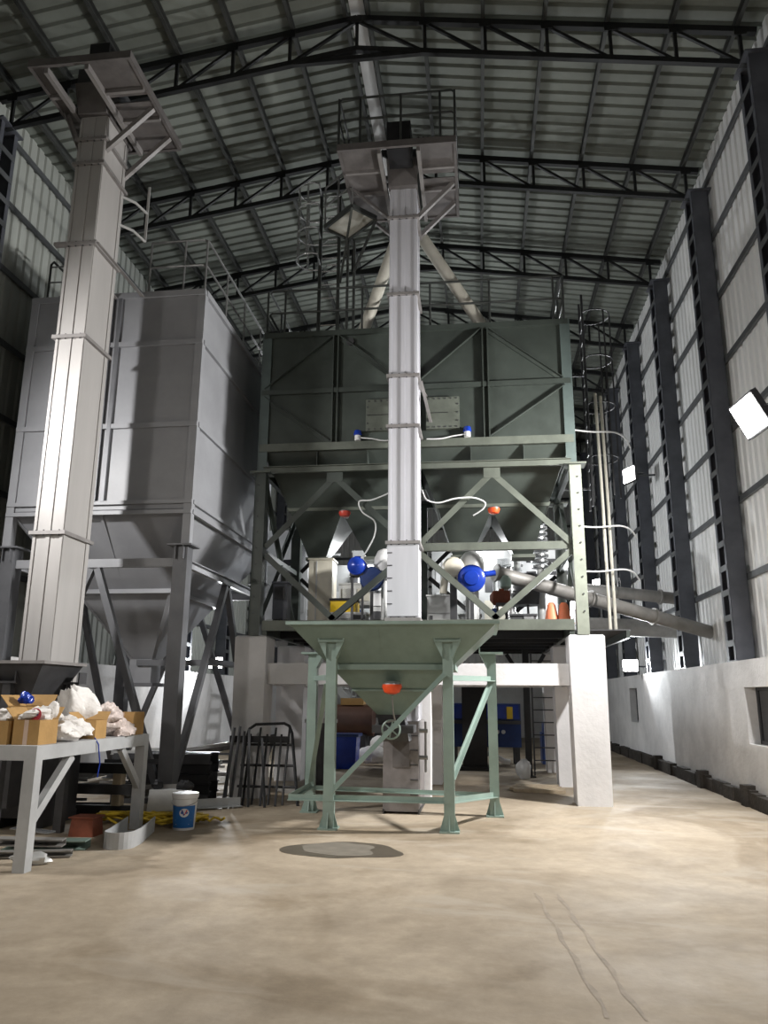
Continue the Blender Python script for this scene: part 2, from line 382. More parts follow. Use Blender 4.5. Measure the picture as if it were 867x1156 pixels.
MB().box(XL-0.21, XL-0.19, 16.1, 16.55, 0.85, 1.75).build('window_pane', 'glass', wd)
# rough dark curb at the foot of the right wall
mb = MB(); y = YF
r_ = random.Random(4)
while y < YB-0.1:
    L_ = min(r_.uniform(0.25, 0.8), YB-y); h = r_.uniform(0.19, 0.25); d = r_.uniform(0.10, 0.14)
    mb.box(XR-d, XR+0.02, y, y+L_, 0, h); y += L_
for y in (13.0, 15.5, 19.2, 11.2): mb.box(XR-0.17, XR, y, y+0.22, 0, 0.31)
struct(mb.build('baseboard_right', 'curb'), 'rough dark curb along the foot of the right wall', 'curb')
mb = MB(); mb.box(XL, XL+0.12, YF, YB, 0, 0.2); struct(mb.build('baseboard_left', 'curb'), 'dark curb along the foot of the left wall', 'curb')

# ---------------- steel columns (built-up, battened)
def make_column(sgn):
    root = thing('steel_column', '', 'column', (0, 0, 0))
    wX, wY, top = 0.30, 0.46, 10.95; bot = 2.22
    for s in (-1, 1):
        mb = MB(); x0, x1 = -wX/2, wX/2; y = s*wY/2
        mb.box(x0, x1, min(y, y-s*0.02), max(y, y-s*0.02), bot, top)
        for x in (x0, x1-0.012): mb.box(x, x+0.012, min(y, y-s*0.09), max(y, y-s*0.09), bot, top)
        mb.build('channel', 'column', root)
    z = 2.45
    while z < top-0.1:
        for x in (-wX/2-0.008, wX/2): MB().box(x, x+0.008, -wY/2+0.02, wY/2-0.02, z, z+0.10).build('batten_plate', 'girt', root)
        z += 0.42
    MB().box(-wX/2-0.06, wX/2+0.06, -wY/2-0.06, wY/2+0.06, top-0.0, top+0.03).build('cap_plate', 'column', root)
    MB().box(-wX/2, wX/2, -wY/2-0.05, wY/2+0.05, 2.2, bot).build('base_plate', 'column', root)
    return root
proto = make_column(1)
first = True
for side in ('right', 'left'):
    for k, y in enumerate([0.6] + TY):
        c = proto if first else copy_tree(proto); first = False
        c.location = (XR+0.17 if side == 'right' else XL-0.17, y, 0)
        if side == 'right':
            c['label'] = 'dark slate battened steel column on the right wall, %s from the near end' % ORD[k] if k else 'dark slate steel column on the right wall behind the camera'
        else:
            c['label'] = 'dark battened steel column on the left wall, %s from the near end' % ORD[k] if k else 'dark steel column on the left wall behind the camera'
        c['group'] = 'columns of the %s wall' % side

# ---------------- roof trusses
def make_truss():
    root = thing('roof_truss', '', 'truss', (XM, 0, 10.95)); D = 0.60
    xs = [XM + s*d for s in (-1, 1) for d in PUR]
    nodes = [0.0] + PUR[1:]
    for s in (-1, 1):
        MB().bar((XM, 0, tz(XM)), (XM+s*6.2, 0, tz(XM+s*6.2)), 0.09, 0.10).build('top_chord', 'truss', root)
        MB().bar((XM, 0, tz(XM)-D), (XM+s*6.05, 0, tz(XM+s*6.05)-D), 0.08, 0.09).build('bottom_chord', 'truss', root)
        for i, d in enumerate(nodes):
            x = XM+s*d
            if not (d == 0 and s == 1): MB().bar((x, 0, tz(x)-D), (x, 0, tz(x)), 0.05).build('web_post', 'truss', root)
            if i < len(nodes)-1:
                x2 = XM+s*nodes[i+1]
                MB().bar((x, 0, tz(x)-0.03), (x2, 0, tz(x2)-D), 0.045).build('web_diagonal', 'truss', root)
            MB().box(x-0.09, x+0.09, -0.055, -0.045, tz(x)-0.11, tz(x)+0.02).build('gusset', 'truss', root)
    MB().bar((XM-1.05, 0, tz(XM-1.0)-D-0.02), (XM+1.05, 0, tz(XM+1.0)-D-0.02), 0.07, 0.08).build('tie_bar', 'truss', root)
    return root
tp = make_truss()
for k, y in enumerate(TY):
    t = tp if k == 0 else copy_tree(tp)
    t.location = (XM, y, 10.95)
    t['label'] = 'dark lattice steel roof truss, %s from the near end of the hall' % ORD[k]
    t['group'] = 'roof trusses'

# ---------------- floodlights
def flood(key, pos, aim, watts, colr, size, label):
    p = Vector(pos); d = Vector(aim).normalized(); sx = 1 if pos[0] > XM else -1
    t = thing('floodlight', label, 'floodlight', pos, 'wall floodlights')
    u = V(0,0,1); sd = d.cross(u).normalized(); uu = sd.cross(d).normalized()
    rot = Matrix((sd, d, uu)).transposed(); s = size; h = s*0.8
    MB().obox(p - d*0.06, (s, 0.09, h), rot).build('housing', 'dgrey', t)
    for k in range(5): MB().obox(p - d*0.125 + sd*(k-2)*s*0.2, (0.012, 0.05, h*0.9), rot).build('cooling_fin', 'dgrey', t)
    MB().obox(p - d*0.008, (s*0.9, 0.015, h*0.88), rot).build('lens', 'lamp', t)
    near = min(abs((p-d*0.25).y-q) for q in [0.6]+TY) < 0.3; wallx = ((XR+0.02) if near else (CR-0.02)) if sx > 0 else ((XL-0.02) if near else (CL+0.02))
    mb = MB(); mb.bar(p - d*0.08 - sd*s*0.54, p - d*0.08 + sd*s*0.54 , 0.03, 0.012)
    for q in (-1, 1): mb.bar(p - d*0.08 + sd*q*s*0.53, p - d*0.25 + sd*q*s*0.53, 0.03, 0.012)
    mb.bar(p - d*0.25 - sd*s*0.54, p - d*0.25 + sd*s*0.54, 0.03, 0.012); mb.build('yoke', 'girt', t)
    MB().bar(p - d*0.25, (wallx, (p-d*0.25).y, (p-d*0.25).z), 0.04).build('bracket_arm', 'girt', t)
    ld = bpy.data.lights.new('floodlight_beam', 'AREA'); ld.shape = 'RECTANGLE'; ld.size = s*0.7; ld.size_y = h*0.7; ld.energy = watts; ld.spread = R(168 if key == 'big' else 125); ld.color = colr
    lo = bpy.data.objects.new('floodlight_beam', ld); col.objects.link(lo); lo.parent = t
    z = -d; x = uu.cross(z).normalized(); mm = Matrix((x, uu, z)).transposed().to_4x4(); mm.translation = d*0.012
    lo.matrix_local = mm
    return t
for f in FLOODS: flood(*f)
# lamp on a stand on the working deck
def stand_lamp():
    t = thing('stand_lamp', 'small bright lamp on a thin pole at the right end of the deck', 'lamp', (1.92, 16.05, 2.78))
    MB().cyl((1.92,16.05,2.78), (1.92,16.05,3.36), 0.015).build('pole', 'rail', t)
    MB().cyl((1.92,16.05,2.78), (1.92,16.05,2.80), 0.12).build('base', 'dgrey', t)
    MB().lathe((1.92,16.05,3.44), [(0.02,-0.09),(0.07,-0.06),(0.09,0),(0.07,0.06),(0.02,0.085)], 14).build('bulb', 'lamp', t, True)
    ld = bpy.data.lights.new('bulb_light', 'POINT'); ld.energy = 160; ld.color = (0.93, 0.97, 1); ld.shadow_soft_size = 0.1
    lo = bpy.data.objects.new('bulb_light', ld); col.objects.link(lo); lo.parent = t; lo.location = (0, -0.12, 0.7)
stand_lamp()
def hanging_bulb(p, top, e, label):
    t = thing('hanging_lamp', label, 'lamp', p, 'hanging work lamps'); x, y, z = p
    MB().cyl((x,y,z+0.12),(x,y,top),0.008,n=6).build('cord','black',t)
    MB().lathe((x,y,z+0.06),[(0.03,0.07),(0.06,0.05),(0.10,-0.01),(0.10,-0.02)],14).build('shade','white',t,True)
    MB().lathe((x,y,z),[(0.01,-0.08),(0.05,-0.05),(0.06,0),(0.03,0.05)],12).build('bulb','lamp',t,True)
    l = bpy.data.lights.new('bulb_light','POINT'); l.energy = e; l.color = (0.95,0.98,1); l.shadow_soft_size = 0.07
    q = bpy.data.objects.new('bulb_light', l); col.objects.link(q); q.parent = t; q.location = (0,0,-0.16)
hanging_bulb((0.05, 16.2, 4.55), 9.0, 95, 'bright hanging work lamp behind the right bin cones')
hanging_bulb((-2.30, 16.0, 4.45), 9.0, 95, 'added hanging fill lamp, unseen behind the left bin cones')  # added bulb, kept hidden, brightens the machines in the left bay

# ================================================================== PILLARS, BEAMS, DECK
def pillar(x0, x1, y0, y1, h, label):
    b = 0.03; mb = MB()
    mb.frust((x0+0.02, x1-0.02, y0+0.02, y1-0.02), 0, (x0, x1, y0, y1), h-b); mb.frust((x0, x1, y0, y1), h-b, (x0+b, x1-b, y0+b, y1-b), h)
    return tag(mb.build('concrete_pillar', 'conc'), label, 'pillar', 'white concrete pillars')
pillar(1.42, 1.98, 12.62, 13.18, 2.58, 'white concrete pillar at the front right under the green bin, fully in the light')
pillar(-4.06, -3.52, 12.65, 13.2, 2.58, 'white concrete pillar at the front left with frames leaning on it')
pillar(-1.30, -0.78, 12.62, 13.15, 2.58, 'white concrete pillar directly behind the central elevator boot')
pillar(1.40, 1.92, 15.2, 15.75, 2.58, 'white concrete pillar behind the front right pillar')
pillar(-4.02, -3.46, 15.3, 15.85, 2.58, 'white concrete pillar behind the front left pillar')
pillar(-1.25, -0.72, 15.2, 15.75, 2.58, 'white concrete pillar in the second row, middle')
pillar(1.42, 1.95, 18.0, 18.5, 2.58, 'white concrete pillar in the third row, right')
pillar(-4.0, -3.46, 18.0, 18.5, 2.58, 'white concrete pillar in the third row, left')
def beam(x0, x1, y0, y1, label): tag(MB().box(x0, x1, y0, y1, 1.79, 2.13).build('concrete_beam', 'conc'), label, 'beam', 'white concrete beams')
beam(-0.78, 1.42, 12.76, 13.04, 'white concrete beam from the middle pillar to the front right pillar')
beam(-3.52, -1.30, 12.78, 13.05, 'white concrete beam from the front left pillar to the middle pillar')
beam(-0.72, 1.40, 15.33, 15.6, 'white concrete beam of the second row, right half')
beam(-3.46, -1.25, 15.43, 15.7, 'white concrete beam of the second row, left half')
beam(1.53, 1.79, 13.18, 15.2, 'white concrete beam running back from the front right pillar')
beam(-3.9, -3.64, 13.2, 15.3, 'white concrete beam running back from the front left pillar')

dk = thing('working_deck', 'olive green steel working deck on white pillars under the bins', 'deck', (-1.05, 15.4, 2.58))
MB().chan((-3.60, 12.62, 2.74), (1.52, 12.62, 2.74), 0.17, 0.08, 0.014, fx=-1).build('edge_channel', 'greenl', dk)
for x in (-3.56, 1.48): MB().bar((x, 12.64, 2.67), (x, 18.5, 2.67), 0.08, 0.17).build('side_channel', 'green', dk)
for y in (13.6, 14.6, 15.5, 16.5, 17.5, 18.45): MB().bar((-3.52, y, 2.66), (1.44, y, 2.66), 0.08, 0.14).build('cross_beam', 'black', dk)
MB().box(-3.6, 1.52, 12.64, 18.5, 2.745, 2.765).build('deck_plate', 'dgrey', dk)
MB().box(1.52, 2.62, 13.9, 18.5, 2.745, 2.765).build('side_walkway', 'dgrey', dk)
MB().bar((2.58, 13.9, 2.68), (2.58, 18.5, 2.68), 0.06, 0.13).build('side_channel', 'green', dk)
MB().box(-4.9, -3.6, 16.3, 18.5, 2.745, 2.765).build('side_walkway', 'dgrey', dk)

# ================================================================== GREEN TWIN BIN ON ITS FRAME
bx0, bx1, by0, by1 = -3.80, 1.67, 12.70, 15.50
fr = thing('bin_support_frame', 'green steel frame with crossed braces carrying the dark bin', 'steel frame', (-1.05, 14.1, 2.765))
for x, s in ((-3.74, 1), (1.66, -1)):
    for y, mt in ((12.72, 'greenlit' if x > 0 else 'green'), (15.48, 'green')):
        p = MB().bar((x, y, 2.58), (x, y, 5.40), 0.19, 0.19, up=(0,1,0)).build('post', mt, fr)
        if y < 13:
            for k in range(9): MB().cyl((x-0.03*s, y-0.11, 2.95+0.28*k), (x-0.03*s, y-0.09, 2.95+0.28*k), 0.014, n=6).build('bolt', 'dgrey', p)
        MB().box(x-0.18, x+0.18, y-0.16, y+0.16, 5.40, 5.43).build('cap_plate', 'greenl', fr)
for y, mt in ((12.68, 'greenl'), (15.5, 'green')):
    MB().chan((-3.7, y, 5.46), (1.6, y, 5.46), 0.12, 0.06, 0.012).build('ledge_beam', mt, fr)
for x in (-3.72, 1.62): MB().bar((x, 12.7, 5.46), (x, 15.5, 5.46), 0.08, 0.12).build('ledge_beam', 'green', fr)
MB().chan((-1.0, 12.70, 4.05), (1.57, 12.70, 4.05), 0.13, 0.10, 0.012, fx=-1).build('cross_beam', 'greenl', fr)
MB().bar((-1.07, 12.74, 2.765), (-1.07, 12.74, 5.4), 0.14).build('post', 'green', fr)
MB().bar((-1.07, 15.48, 2.765), (-1.07, 15.48, 5.4), 0.14).build('post', 'green', fr)
for y, tw in ((12.68, 0.10), (15.48, 0.08)):
    mt = 'greenl' if y < 13 else 'black'
    for xa, xm, xb in ((-3.66, -2.43, -1.1), (-1.0, 0.28, 1.58)):
        for xe in (xa, xb):
            mt = 'black' if y > 13 else ('greenl' if xm > -1 else 'green')  # front braces: right bay coloured as lit, left bay as shaded
            MB().ang((xm, y, 5.38), (xe, y, 4.12), tw, 0.012, up=(0,1,0), fx=1 if xe < xm else -1).build('brace', mt, fr)
            MB().ang((xe, y, 3.92), (xm, y, 2.80), tw, 0.012, up=(0,1,0), fx=1 if xe < xm else -1).build('brace', mt, fr)
        MB().box(xm-0.14, xm+0.14, y-0.008, y+0.004, 5.22, 5.40).build('gusset', mt, fr)
for x in (-3.74, 1.66):
    for a, b in (((12.8, 5.3), (14.1, 4.1)), ((15.4, 5.3), (14.1, 4.1)), ((12.8, 2.85), (14.1, 4.0)), ((15.4, 2.85), (14.1, 4.0))):
        MB().ang((x, a[0], a[1]), (x, b[0], b[1]), 0.08, 0.012, up=(1,0,0)).build('brace', 'green', fr)
    MB().bar((x, 12.8, 4.05), (x, 15.4, 4.05), 0.09).build('side_rail', 'green', fr)

bn = thing('twin_storage_bin', 'dark green twin storage bin on the frame, top ringed with handrails', 'storage bin', (-1.05, 14.1, 5.45))
mb = MB(); mb.box(bx0+0.03, bx1-0.03, by0+0.03, by1-0.03, 5.90, 8.08); mb.build('shell', 'green', bn)
for x, dx in ((bx0+0.03, 1), (bx1-0.03, -1)):
    for y, dy in ((by0+0.01, 1), (by1-0.01, -1)):
        q = MB(); q.box(min(x-0.06*dx, x+0.11*dx), max(x-0.06*dx, x+0.11*dx), min(y-0.03, y), max(y-0.03, y) if dy > 0 else y+0.03, 5.44, 8.10)
        q.box(min(x-0.06*dx, x-0.035*dx), max(x-0.06*dx, x-0.035*dx), min(y, y+0.16*dy), max(y, y+0.16*dy), 5.44, 8.10)
        q.build('corner_post', 'corner', bn)
for z, h in ((8.05, 0.10), (6.93, 0.09), (5.88, 0.14)):
    MB().box(bx0, bx1, by0-0.035, by0+0.03, z-h/2, z+h/2).build('stiffener', 'greenl' if z < 6 else 'green', bn)
    for x in (bx0-0.005, bx1-0.03): MB().box(x, x+0.035, by0, by1, z-h/2, z+h/2).build('stiffener', 'green', bn)
    MB().box(bx0, bx1, by1-0.03, by1+0.03, z-h/2, z+h/2).build('stiffener', 'green', bn)
for x in (-2.46, -1.07, 0.22):
    for q in (-0.045, 0.045): MB().box(x+q-0.012, x+q+0.012, by0-0.05, by0+0.03, 5.95, 8.0).build('upright', 'green', bn)
for a, b in (((-2.5, 8.0), (-3.75, 7.0)), ((-2.4, 8.0), (-1.15, 7.0)), ((0.16, 8.0), (-1.0, 7.0)), ((0.28, 8.0), (1.55, 7.0)), ((-3.75, 6.86), (-2.52, 5.97)), ((1.58, 6.86), (0.28, 5.97))):
    MB().ang((a[0], by0+0.02, a[1]), (b[0], by0+0.02, b[1]), 0.07, 0.01, up=(0,-1,0)).build('diagonal', 'green', bn)
MB().cyl((-2.2, by0+0.02, 7.86), (-2.2, by0-0.03, 7.86), 0.07).build('port', 'dgrey', bn)
for xa, xb in ((bx0+0.03, -1.07), (-1.07, bx1-0.03)):
    xm = (xa+xb)/2; ym = (by0+by1)/2; mid = (xm-0.95, xm+0.95, ym-0.70, ym+0.70)
    MB().frust((xa, xb, by0+0.03, by1-0.03), 5.88, mid, 4.85, cap=False).build('hopper_cone', 'green', bn)
    for sx in (-1, 1):
        a = (xm-0.95, xm, mid[2], mid[3]) if sx < 0 else (xm, xm+0.95, mid[2], mid[3]); xc = xm + sx*0.55
        cn = MB().frust(a, 4.85, (xc-0.17, xc+0.17, ym-0.17, ym+0.17), 4.12, cap=False).build('outlet_cone', 'green', bn)
        MB().box(xc-0.21, xc+0.21, ym-0.21, ym+0.21, 4.06, 4.12).build('outlet_flange', 'greenl', cn)
    for x in (xm-0.35, xm+0.55):
        g = MB(); g.add([(x-0.008, by0+0.03, 5.84), (x-0.008, by0+0.03, 5.52), (x-0.008, by0+0.34, 5.52), (x+0.008, by0+0.03, 5.84), (x+0.008, by0+0.03, 5.52), (x+0.008, by0+0.34, 5.52)], [(0,1,2),(5,4,3),(0,3,4,1),(1,4,5,2),(2,5,3,0)])
        g.build('gusset', 'green', bn)
    MB().frust((xm-1.02, xm+1.02, ym-0.76, ym+0.76), 4.95, (xm-0.99, xm+0.99, ym-0.74, ym+0.74), 4.88).build('cone_ring', 'greenl', bn)
for x0, x1 in ((-1.89, -1.24), (-0.83, -0.25)):
    h = MB().box(x0, x1, by0-0.07, by0+0.03, 6.12, 6.70).build('hatch', 'greenl', bn)
    MB().box(x0+0.05, x1-0.2, by0-0.078, by0-0.07, 6.405, 6.415).build('hatch_seam', 'black', h)
    for i in range(6):
        for z in (6.15, 6.67): MB().cyl((x0+0.05+i*(x1-x0-0.1)/5, by0-0.07, z), (x0+0.05+i*(x1-x0-0.1)/5, by0-0.085, z), 0.014, n=6).build('bolt', 'dgrey', h)
    for i in range(3):
        for x in (x0+0.03, x1-0.03): MB().cyl((x, by0-0.07, 6.26+0.15*i), (x, by0-0.085, 6.26+0.15*i), 0.014, n=6).build('bolt', 'dgrey', h)
# handrail on the bin top
RZ = 8.98
for x in (-3.78, -3.45, -2.0, -0.75, 0.32, 1.45, 1.62): MB().cyl((x, by0+0.04, 8.08), (x, by0+0.04, RZ), 0.02, n=8).build('rail_post', 'raild', bn)
for y in (13.6, 14.5, 15.42):
    for x in (-3.75, 1.62): MB().cyl((x, y, 8.08), (x, y, RZ), 0.02, n=8).build('rail_post', 'raild', bn)
for z in (RZ, 8.53):
    MB().tube([(-3.75, by1-0.08, z), (-3.75, by0+0.1, z), (-3.70, by0+0.04, z), (1.57, by0+0.04, z), (1.62, by0+0.1, z), (1.62, by1-0.08, z)], 0.022, 8).build('handrail', 'raild', bn)
for x in (0.05, -2.30): MB().bar((x, by1-0.02, 9.0) if False else (x, by1+0.02, 7.9), (x, 16.22, 9.0), 0.04).build('lamp_stay', 'raild', bn)
# level sensors on the cones, hoses, blue vents
def sensor(p, nrm, label, mt, size=0.15, parent=None):
    p = Vector(p); n = Vector(nrm).normalized()
    t = thing('level_sensor', label, 'sensor', p - V(0,0,size*0.6), 'level sensors')
    MB().cyl(p + n*0.02, p - n*0.16, size*0.30, n=10).build('mounting_neck', 'rail', t)
    MB().lathe(p + n*0.02, [(size*0.55, -0.005), (size*0.66, 0.0), (size*0.64, size*0.14), (size*0.40, size*0.26), (size*0.1, size*0.30)], 16).build('cap', 'rail', t, True)
    MB().lathe(p + n*0.03, [(size*0.25, -size*0.55), (size*0.5, -size*0.45), (size*0.66, -size*0.1), (size*0.64, size*0.06), (size*0.3, size*0.1)], 16).build('body', mt, t, True)
    return t
sensor((-2.28, 12.92, 4.72), (0, -1, 0.2), 'dull red level sensor on the shadowed left bin cone', 'red', 0.16)
sensor((0.30, 12.92, 4.72), (0, -1, 0.2), 'bright red level sensor on the right bin cone', 'orange', 0.16)
for x, mt, nm in ((-2.03, 'blue', 'blue and white vent cap left of the central elevator'), (-0.12, 'blue', 'blue vent cap with a white hose right of the central elevator')):
    t = thing('vent_cap', nm, 'vent', (x, by0-0.06, 6.0))
    MB().lathe((x, by0-0.06, 6.06), [(0.02,0.09),(0.06,0.07),(0.075,0.0),(0.06,-0.02)], 12).build('dome', mt, t, True)
    MB().cyl((x, by0-0.06, 5.95), (x, by0-0.06, 6.05), 0.055, n=10).build('neck', 'white', t, True)
    e = -1 if x < -1 else 1
    MB().tube(spl([(x-0.04*e, by0-0.07, 6.0), (x-0.25*e, by0-0.08, 5.97), (x-0.45*e, by0-0.08, 5.93), (x-0.7*e, by0-0.08, 5.93)]), 0.012).build('hose', 'white', t, True)
tag(MB().tube(spl([(-0.90, 12.55, 5.0), (-0.82, 12.5, 4.82), (-0.62, 12.5, 4.76), (-0.35, 12.52, 4.83), (-0.05, 12.6, 4.86), (0.15, 12.7, 4.80), (0.12, 12.75, 4.7), (-0.05, 12.8, 4.6)]), 0.013).build('white_hose', 'white', None, True), 'white hose looping in front of the right bin cone', 'hose')
tag(MB().tube(spl([(-1.45, 12.5, 4.95), (-1.75, 12.55, 4.85), (-1.98, 12.6, 4.84), (-1.92, 12.6, 4.65), (-1.72, 12.65, 4.50), (-1.72, 12.7, 4.28), (-1.85, 12.8, 4.05), (-1.98, 12.9, 3.90)]), 0.013).build('white_hose', 'white', None, True), 'white hose hanging from the left bin cone to the blue motor', 'hose')

# ---------------- inlet spouts from elevator head to bins
for xa, xb, lb in ((-1.36, -2.05, 'pale round spout slanting left from the central elevator head to the bin'), (-0.90, 0.25, 'pale round spout slanting right from the central elevator head to the bin')):
    t = thing('inlet_spout', lb, 'spout', (xb, 13.0, 8.08), 'elevator inlet spouts')
    MB().cyl((xa, 12.75, 9.95), (xb, 13.0, 8.09), 0.11, n=18).build('pipe', 'pipe', t, True)
    MB().cyl((xa*0.05+xb*0.95, 12.987, 8.18), (xb, 13.0, 8.085), 0.15, n=18).build('flange', 'elevd', t, True)

# ================================================================== CENTRAL BUCKET ELEVATOR
ex0, ex1, ey0, ey1 = -1.375, -0.925, 11.80, 12.42
el = thing('central_bucket_elevator', 'tall pale grey bucket elevator in the middle, topped by a railed platform', 'bucket elevator', ((ex0+ex1)/2, 12.1, 0))
def trunk(parent, x0, x1, y0, y1, zs, mt, mtf):
    for i in range(len(zs)-1):
        a, b = zs[i], zs[i+1]
        s = MB().box(x0, x1, y0, y1, a, b).build('trunk_section', mt, parent)
        xm = (x0+x1)/2
        for (p, q) in ((x0-0.004, x0+0.035), (x1-0.035, x1+0.004), (xm-0.035, xm+0.03)):
            MB().box(p, q, y0-0.014, y0, a+0.03, b-0.03).build('cover_strip', mt, s)
        for (p, q) in ((y0, y0+0.09), (y1-0.09, y1)):
            for xx in (x1, x0-0.014): MB().box(xx, xx+0.014, p, q, a+0.03, b-0.03).build('cover_strip', mt, s)
    for z in zs[1:-1]:
        f = MB().box(x0-0.05, x1+0.05, y0-0.05, y1+0.05, z-0.025, z+0.025).build('flange', mtf, parent)
        for i in range(4): MB().cyl((x0+0.04+i*(x1-x0-0.08)/3, y0-0.03, z-0.04), (x0+0.04+i*(x1-x0-0.08)/3, y0-0.03, z+0.04), 0.012, n=6).build('bolt', 'dgrey', f)
trunk(el, ex0, ex1, ey0, ey1, [1.25, 2.75, 3.95, 5.88, 6.76, 8.25, 9.72, 10.30], 'elev2', 'elevd')
MB().box(ex0-0.02, ex1+0.02, ey0-0.03, ey0+0.1, 2.80, 3.92).build('access_panel', 'elev2', el)
for k in range(5): MB().box(ex0-0.02, ex0+0.06, ey0-0.036, ey0-0.03, 2.98+0.2*k, 2.995+0.2*k).build('panel_catch', 'dgrey', el)
# boot
bt = MB().box(ex0-0.02, ex1+0.04, 11.42, 12.55, 0.03, 1.25).build('boot', 'boot', el)
for k in range(5): MB().box(ex1-0.08, ex1+0.03, 11.41, 11.42, 0.25+0.2*k, 0.265+0.2*k).build('catch', 'dgrey', bt)
MB().box(ex0+0.12, ex0+0.36, 11.405, 11.42, 0.62, 1.02).build('inspection_plate', 'plat', bt)
for sx in (ex0-0.02, ex1+0.03): MB().box(sx, sx+0.02, 11.38, 12.6, 0.0, 0.06).build('boot_foot', 'dgrey', bt)
for z in (0.75, 1.12): MB().cyl((ex1+0.03, 11.55, z), (ex1+0.16, 11.55, z), 0.03, n=8).build('bearing_lug', 'rail', bt)
MB().cyl((ex1+0.13, 11.55, 0.55), (ex1+0.13, 11.55, 1.25), 0.016, n=8).build('takeup_screw', 'rail', bt)
# head, platform, rails
MB().frust((ex0-0.03, ex1+0.03, ey0-0.1, ey1+0.15), 10.30, (ex0-0.05, ex1+0.05, ey0-0.25, ey1+0.35), 10.75).build('head_casing', 'plat', el)
hd = MB(); n = 12
pr = [(ey0-0.25 + (ey1-ey0+0.60)*(0.5-0.5*math.cos(math.pi*i/n)), 10.75+0.42*math.sin(math.pi*i/n)) for i in range(n+1)]
hd.add([(ex0-0.05, y, z) for y, z in pr] + [(ex1+0.05, y, z) for y, z in pr], [tuple(range(n+1)), tuple(range(2*n+1, n, -1))] + [(i, i+1, n+2+i, n+1+i) for i in range(n)] + [(0, n+1, 2*n+1, n)])
hd.build('head_hood', 'dgrey', el)
mo = MB().cyl((-0.86, 11.25, 10.72), (-0.50, 11.25, 10.72), 0.12, n=16).build('drive_motor', 'black', el, True)
MB().box(-1.35, -0.95, 10.95, 11.45, 10.45, 10.98).build('gearbox', 'black', el)
for k in range(4): MB().cyl((-0.84+0.08*k, 11.25, 10.72), (-0.82+0.08*k, 11.25, 10.72), 0.135, n=16).build('cooling_fin', 'black', mo)
def head_platform(parent, x0, x1, y0, y1, z, tx0, tx1, ty0, ty1, rails=True):
    s = 0.05
    MB().box(x0, x1, y0, y0+s, z-0.02, z+0.10).build('toe_board', 'plat', parent)
    MB().box(x0, x1, y1-s, y1, z-0.02, z+0.10).build('toe_board', 'plat', parent)
    MB().box(x0, x0+s, y0+s, y1-s, z-0.02, z+0.10).build('toe_board', 'plat', parent)
    MB().box(x1-s, x1, y0+s, y1-s, z-0.02, z+0.10).build('toe_board', 'plat', parent)
    for (a, b, c, d) in ((x0+s, tx0-0.1, y0+s, y1-s), (tx1+0.1, x1-s, y0+s, (y0+y1)/2-0.25), (tx1+0.1, x1-s, (y0+y1)/2-0.12, y1-s)):
        MB().box(a, b, c, d, z, z+0.015).build('floor_plate', 'plat', parent)
    for x in (tx0-0.12, tx1+0.08): MB().box(x, x+0.06, y0+s, y1-s, z-0.10, z).build('joist', 'elevd', parent)
    for y in (y0+0.55, y0+1.15):
        MB().box(x0+s, tx0-0.12, y, y+0.05, z-0.06, z).build('joist', 'elevd', parent); MB().box(tx1+0.14, x1-s, y, y+0.05, z-0.06, z).build('joist', 'elevd', parent)
    for (xa, xb) in ((x0+0.06, tx0), (x1-0.06, tx1)):
        for y in (ty0+0.03, ty1-0.03): MB().ang((xa, y, z-0.03), (xb, y, z-0.72), 0.07, 0.012).build('knee_brace', 'elevd', parent)
head_platform(el, -2.16, -0.19, 10.80, 12.85, 10.40, ex0, ex1, ey0, ey1)
for x, y in ((-2.14,10.83),(-1.78,10.83),(-1.10,10.83),(-0.45,10.83),(-0.21,10.83),(-2.14,11.8),(-2.14,12.82),(-0.21,11.8),(-0.21,12.82)):
    MB().cyl((x, y, 10.45), (x, y, 11.40), 0.02, n=8).build('rail_post', 'raild', el)
for z in (11.40, 10.98): MB().tube([(-2.14,12.82,z),(-2.14,10.88,z),(-2.09,10.83,z),(-0.26,10.83,z),(-0.21,10.88,z),(-0.21,12.82,z)], 0.02, 8).build('handrail', 'raild', el)
# ties from trunk to the bin
for z, xx in ((6.76, ex1+0.02),): MB().ang((xx, 12.42, z), (xx+0.05, 12.70, z-0.02), 0.05).build('tie_bracket', 'elevd', el)
MB().ang((ex1+0.03, 12.0, 6.74), (ex1+0.16, 12.68, 6.2), 0.05).build('tie_bracket', 'elevd', el)

# caged ladder and small landing beside the head
ld = thing('caged_ladder', 'dark caged ladder rising from the bin top to the small landing', 'ladder', (-2.66, 12.95, 8.08))
for x in (-2.86, -2.50): MB().bar((x, 12.95, 8.08), (x, 12.95, 11.15), 0.06, 0.05).build('ladder_rail', 'raild', ld)
z = 8.35
while z < 11.1: MB().cyl((-2.86, 12.95, z), (-2.50, 12.95, z), 0.014, n=6).build('rung', 'galv', ld); z += 0.28
def hoop(cx, cy, z, r, a0, a1, n=14): return [(cx + r*math.cos(R(a0+(a1-a0)*i/n)), cy + r*math.sin(R(a0+(a1-a0)*i/n)), z) for i in range(n+1)]
for z in (9.6, 10.15, 10.65, 11.1): MB().tube([(-2.50,12.95,z)] + hoop(-2.98, 12.80, z, 0.30, 30, 300, 16) + [(-2.86,12.92,z)], 0.016, 6).build('cage_hoop', 'galv', ld)
for a in (120, 165, 215, 260): MB().bar((-2.98+0.30*math.cos(R(a)), 12.80+0.30*math.sin(R(a)), 9.6), (-2.98+0.30*math.cos(R(a)), 12.80+0.30*math.sin(R(a)), 11.1), 0.035, 0.012).build('cage_strap', 'galv', ld)
ln = thing('small_landing', 'small tan landing plate on posts between the ladder and elevator head', 'landing', (-2.2, 12.75, 8.08))
cc = V(-2.17, 12.27, 10.0); rz = Matrix.Rotation(R(46.5), 3, 'Z')
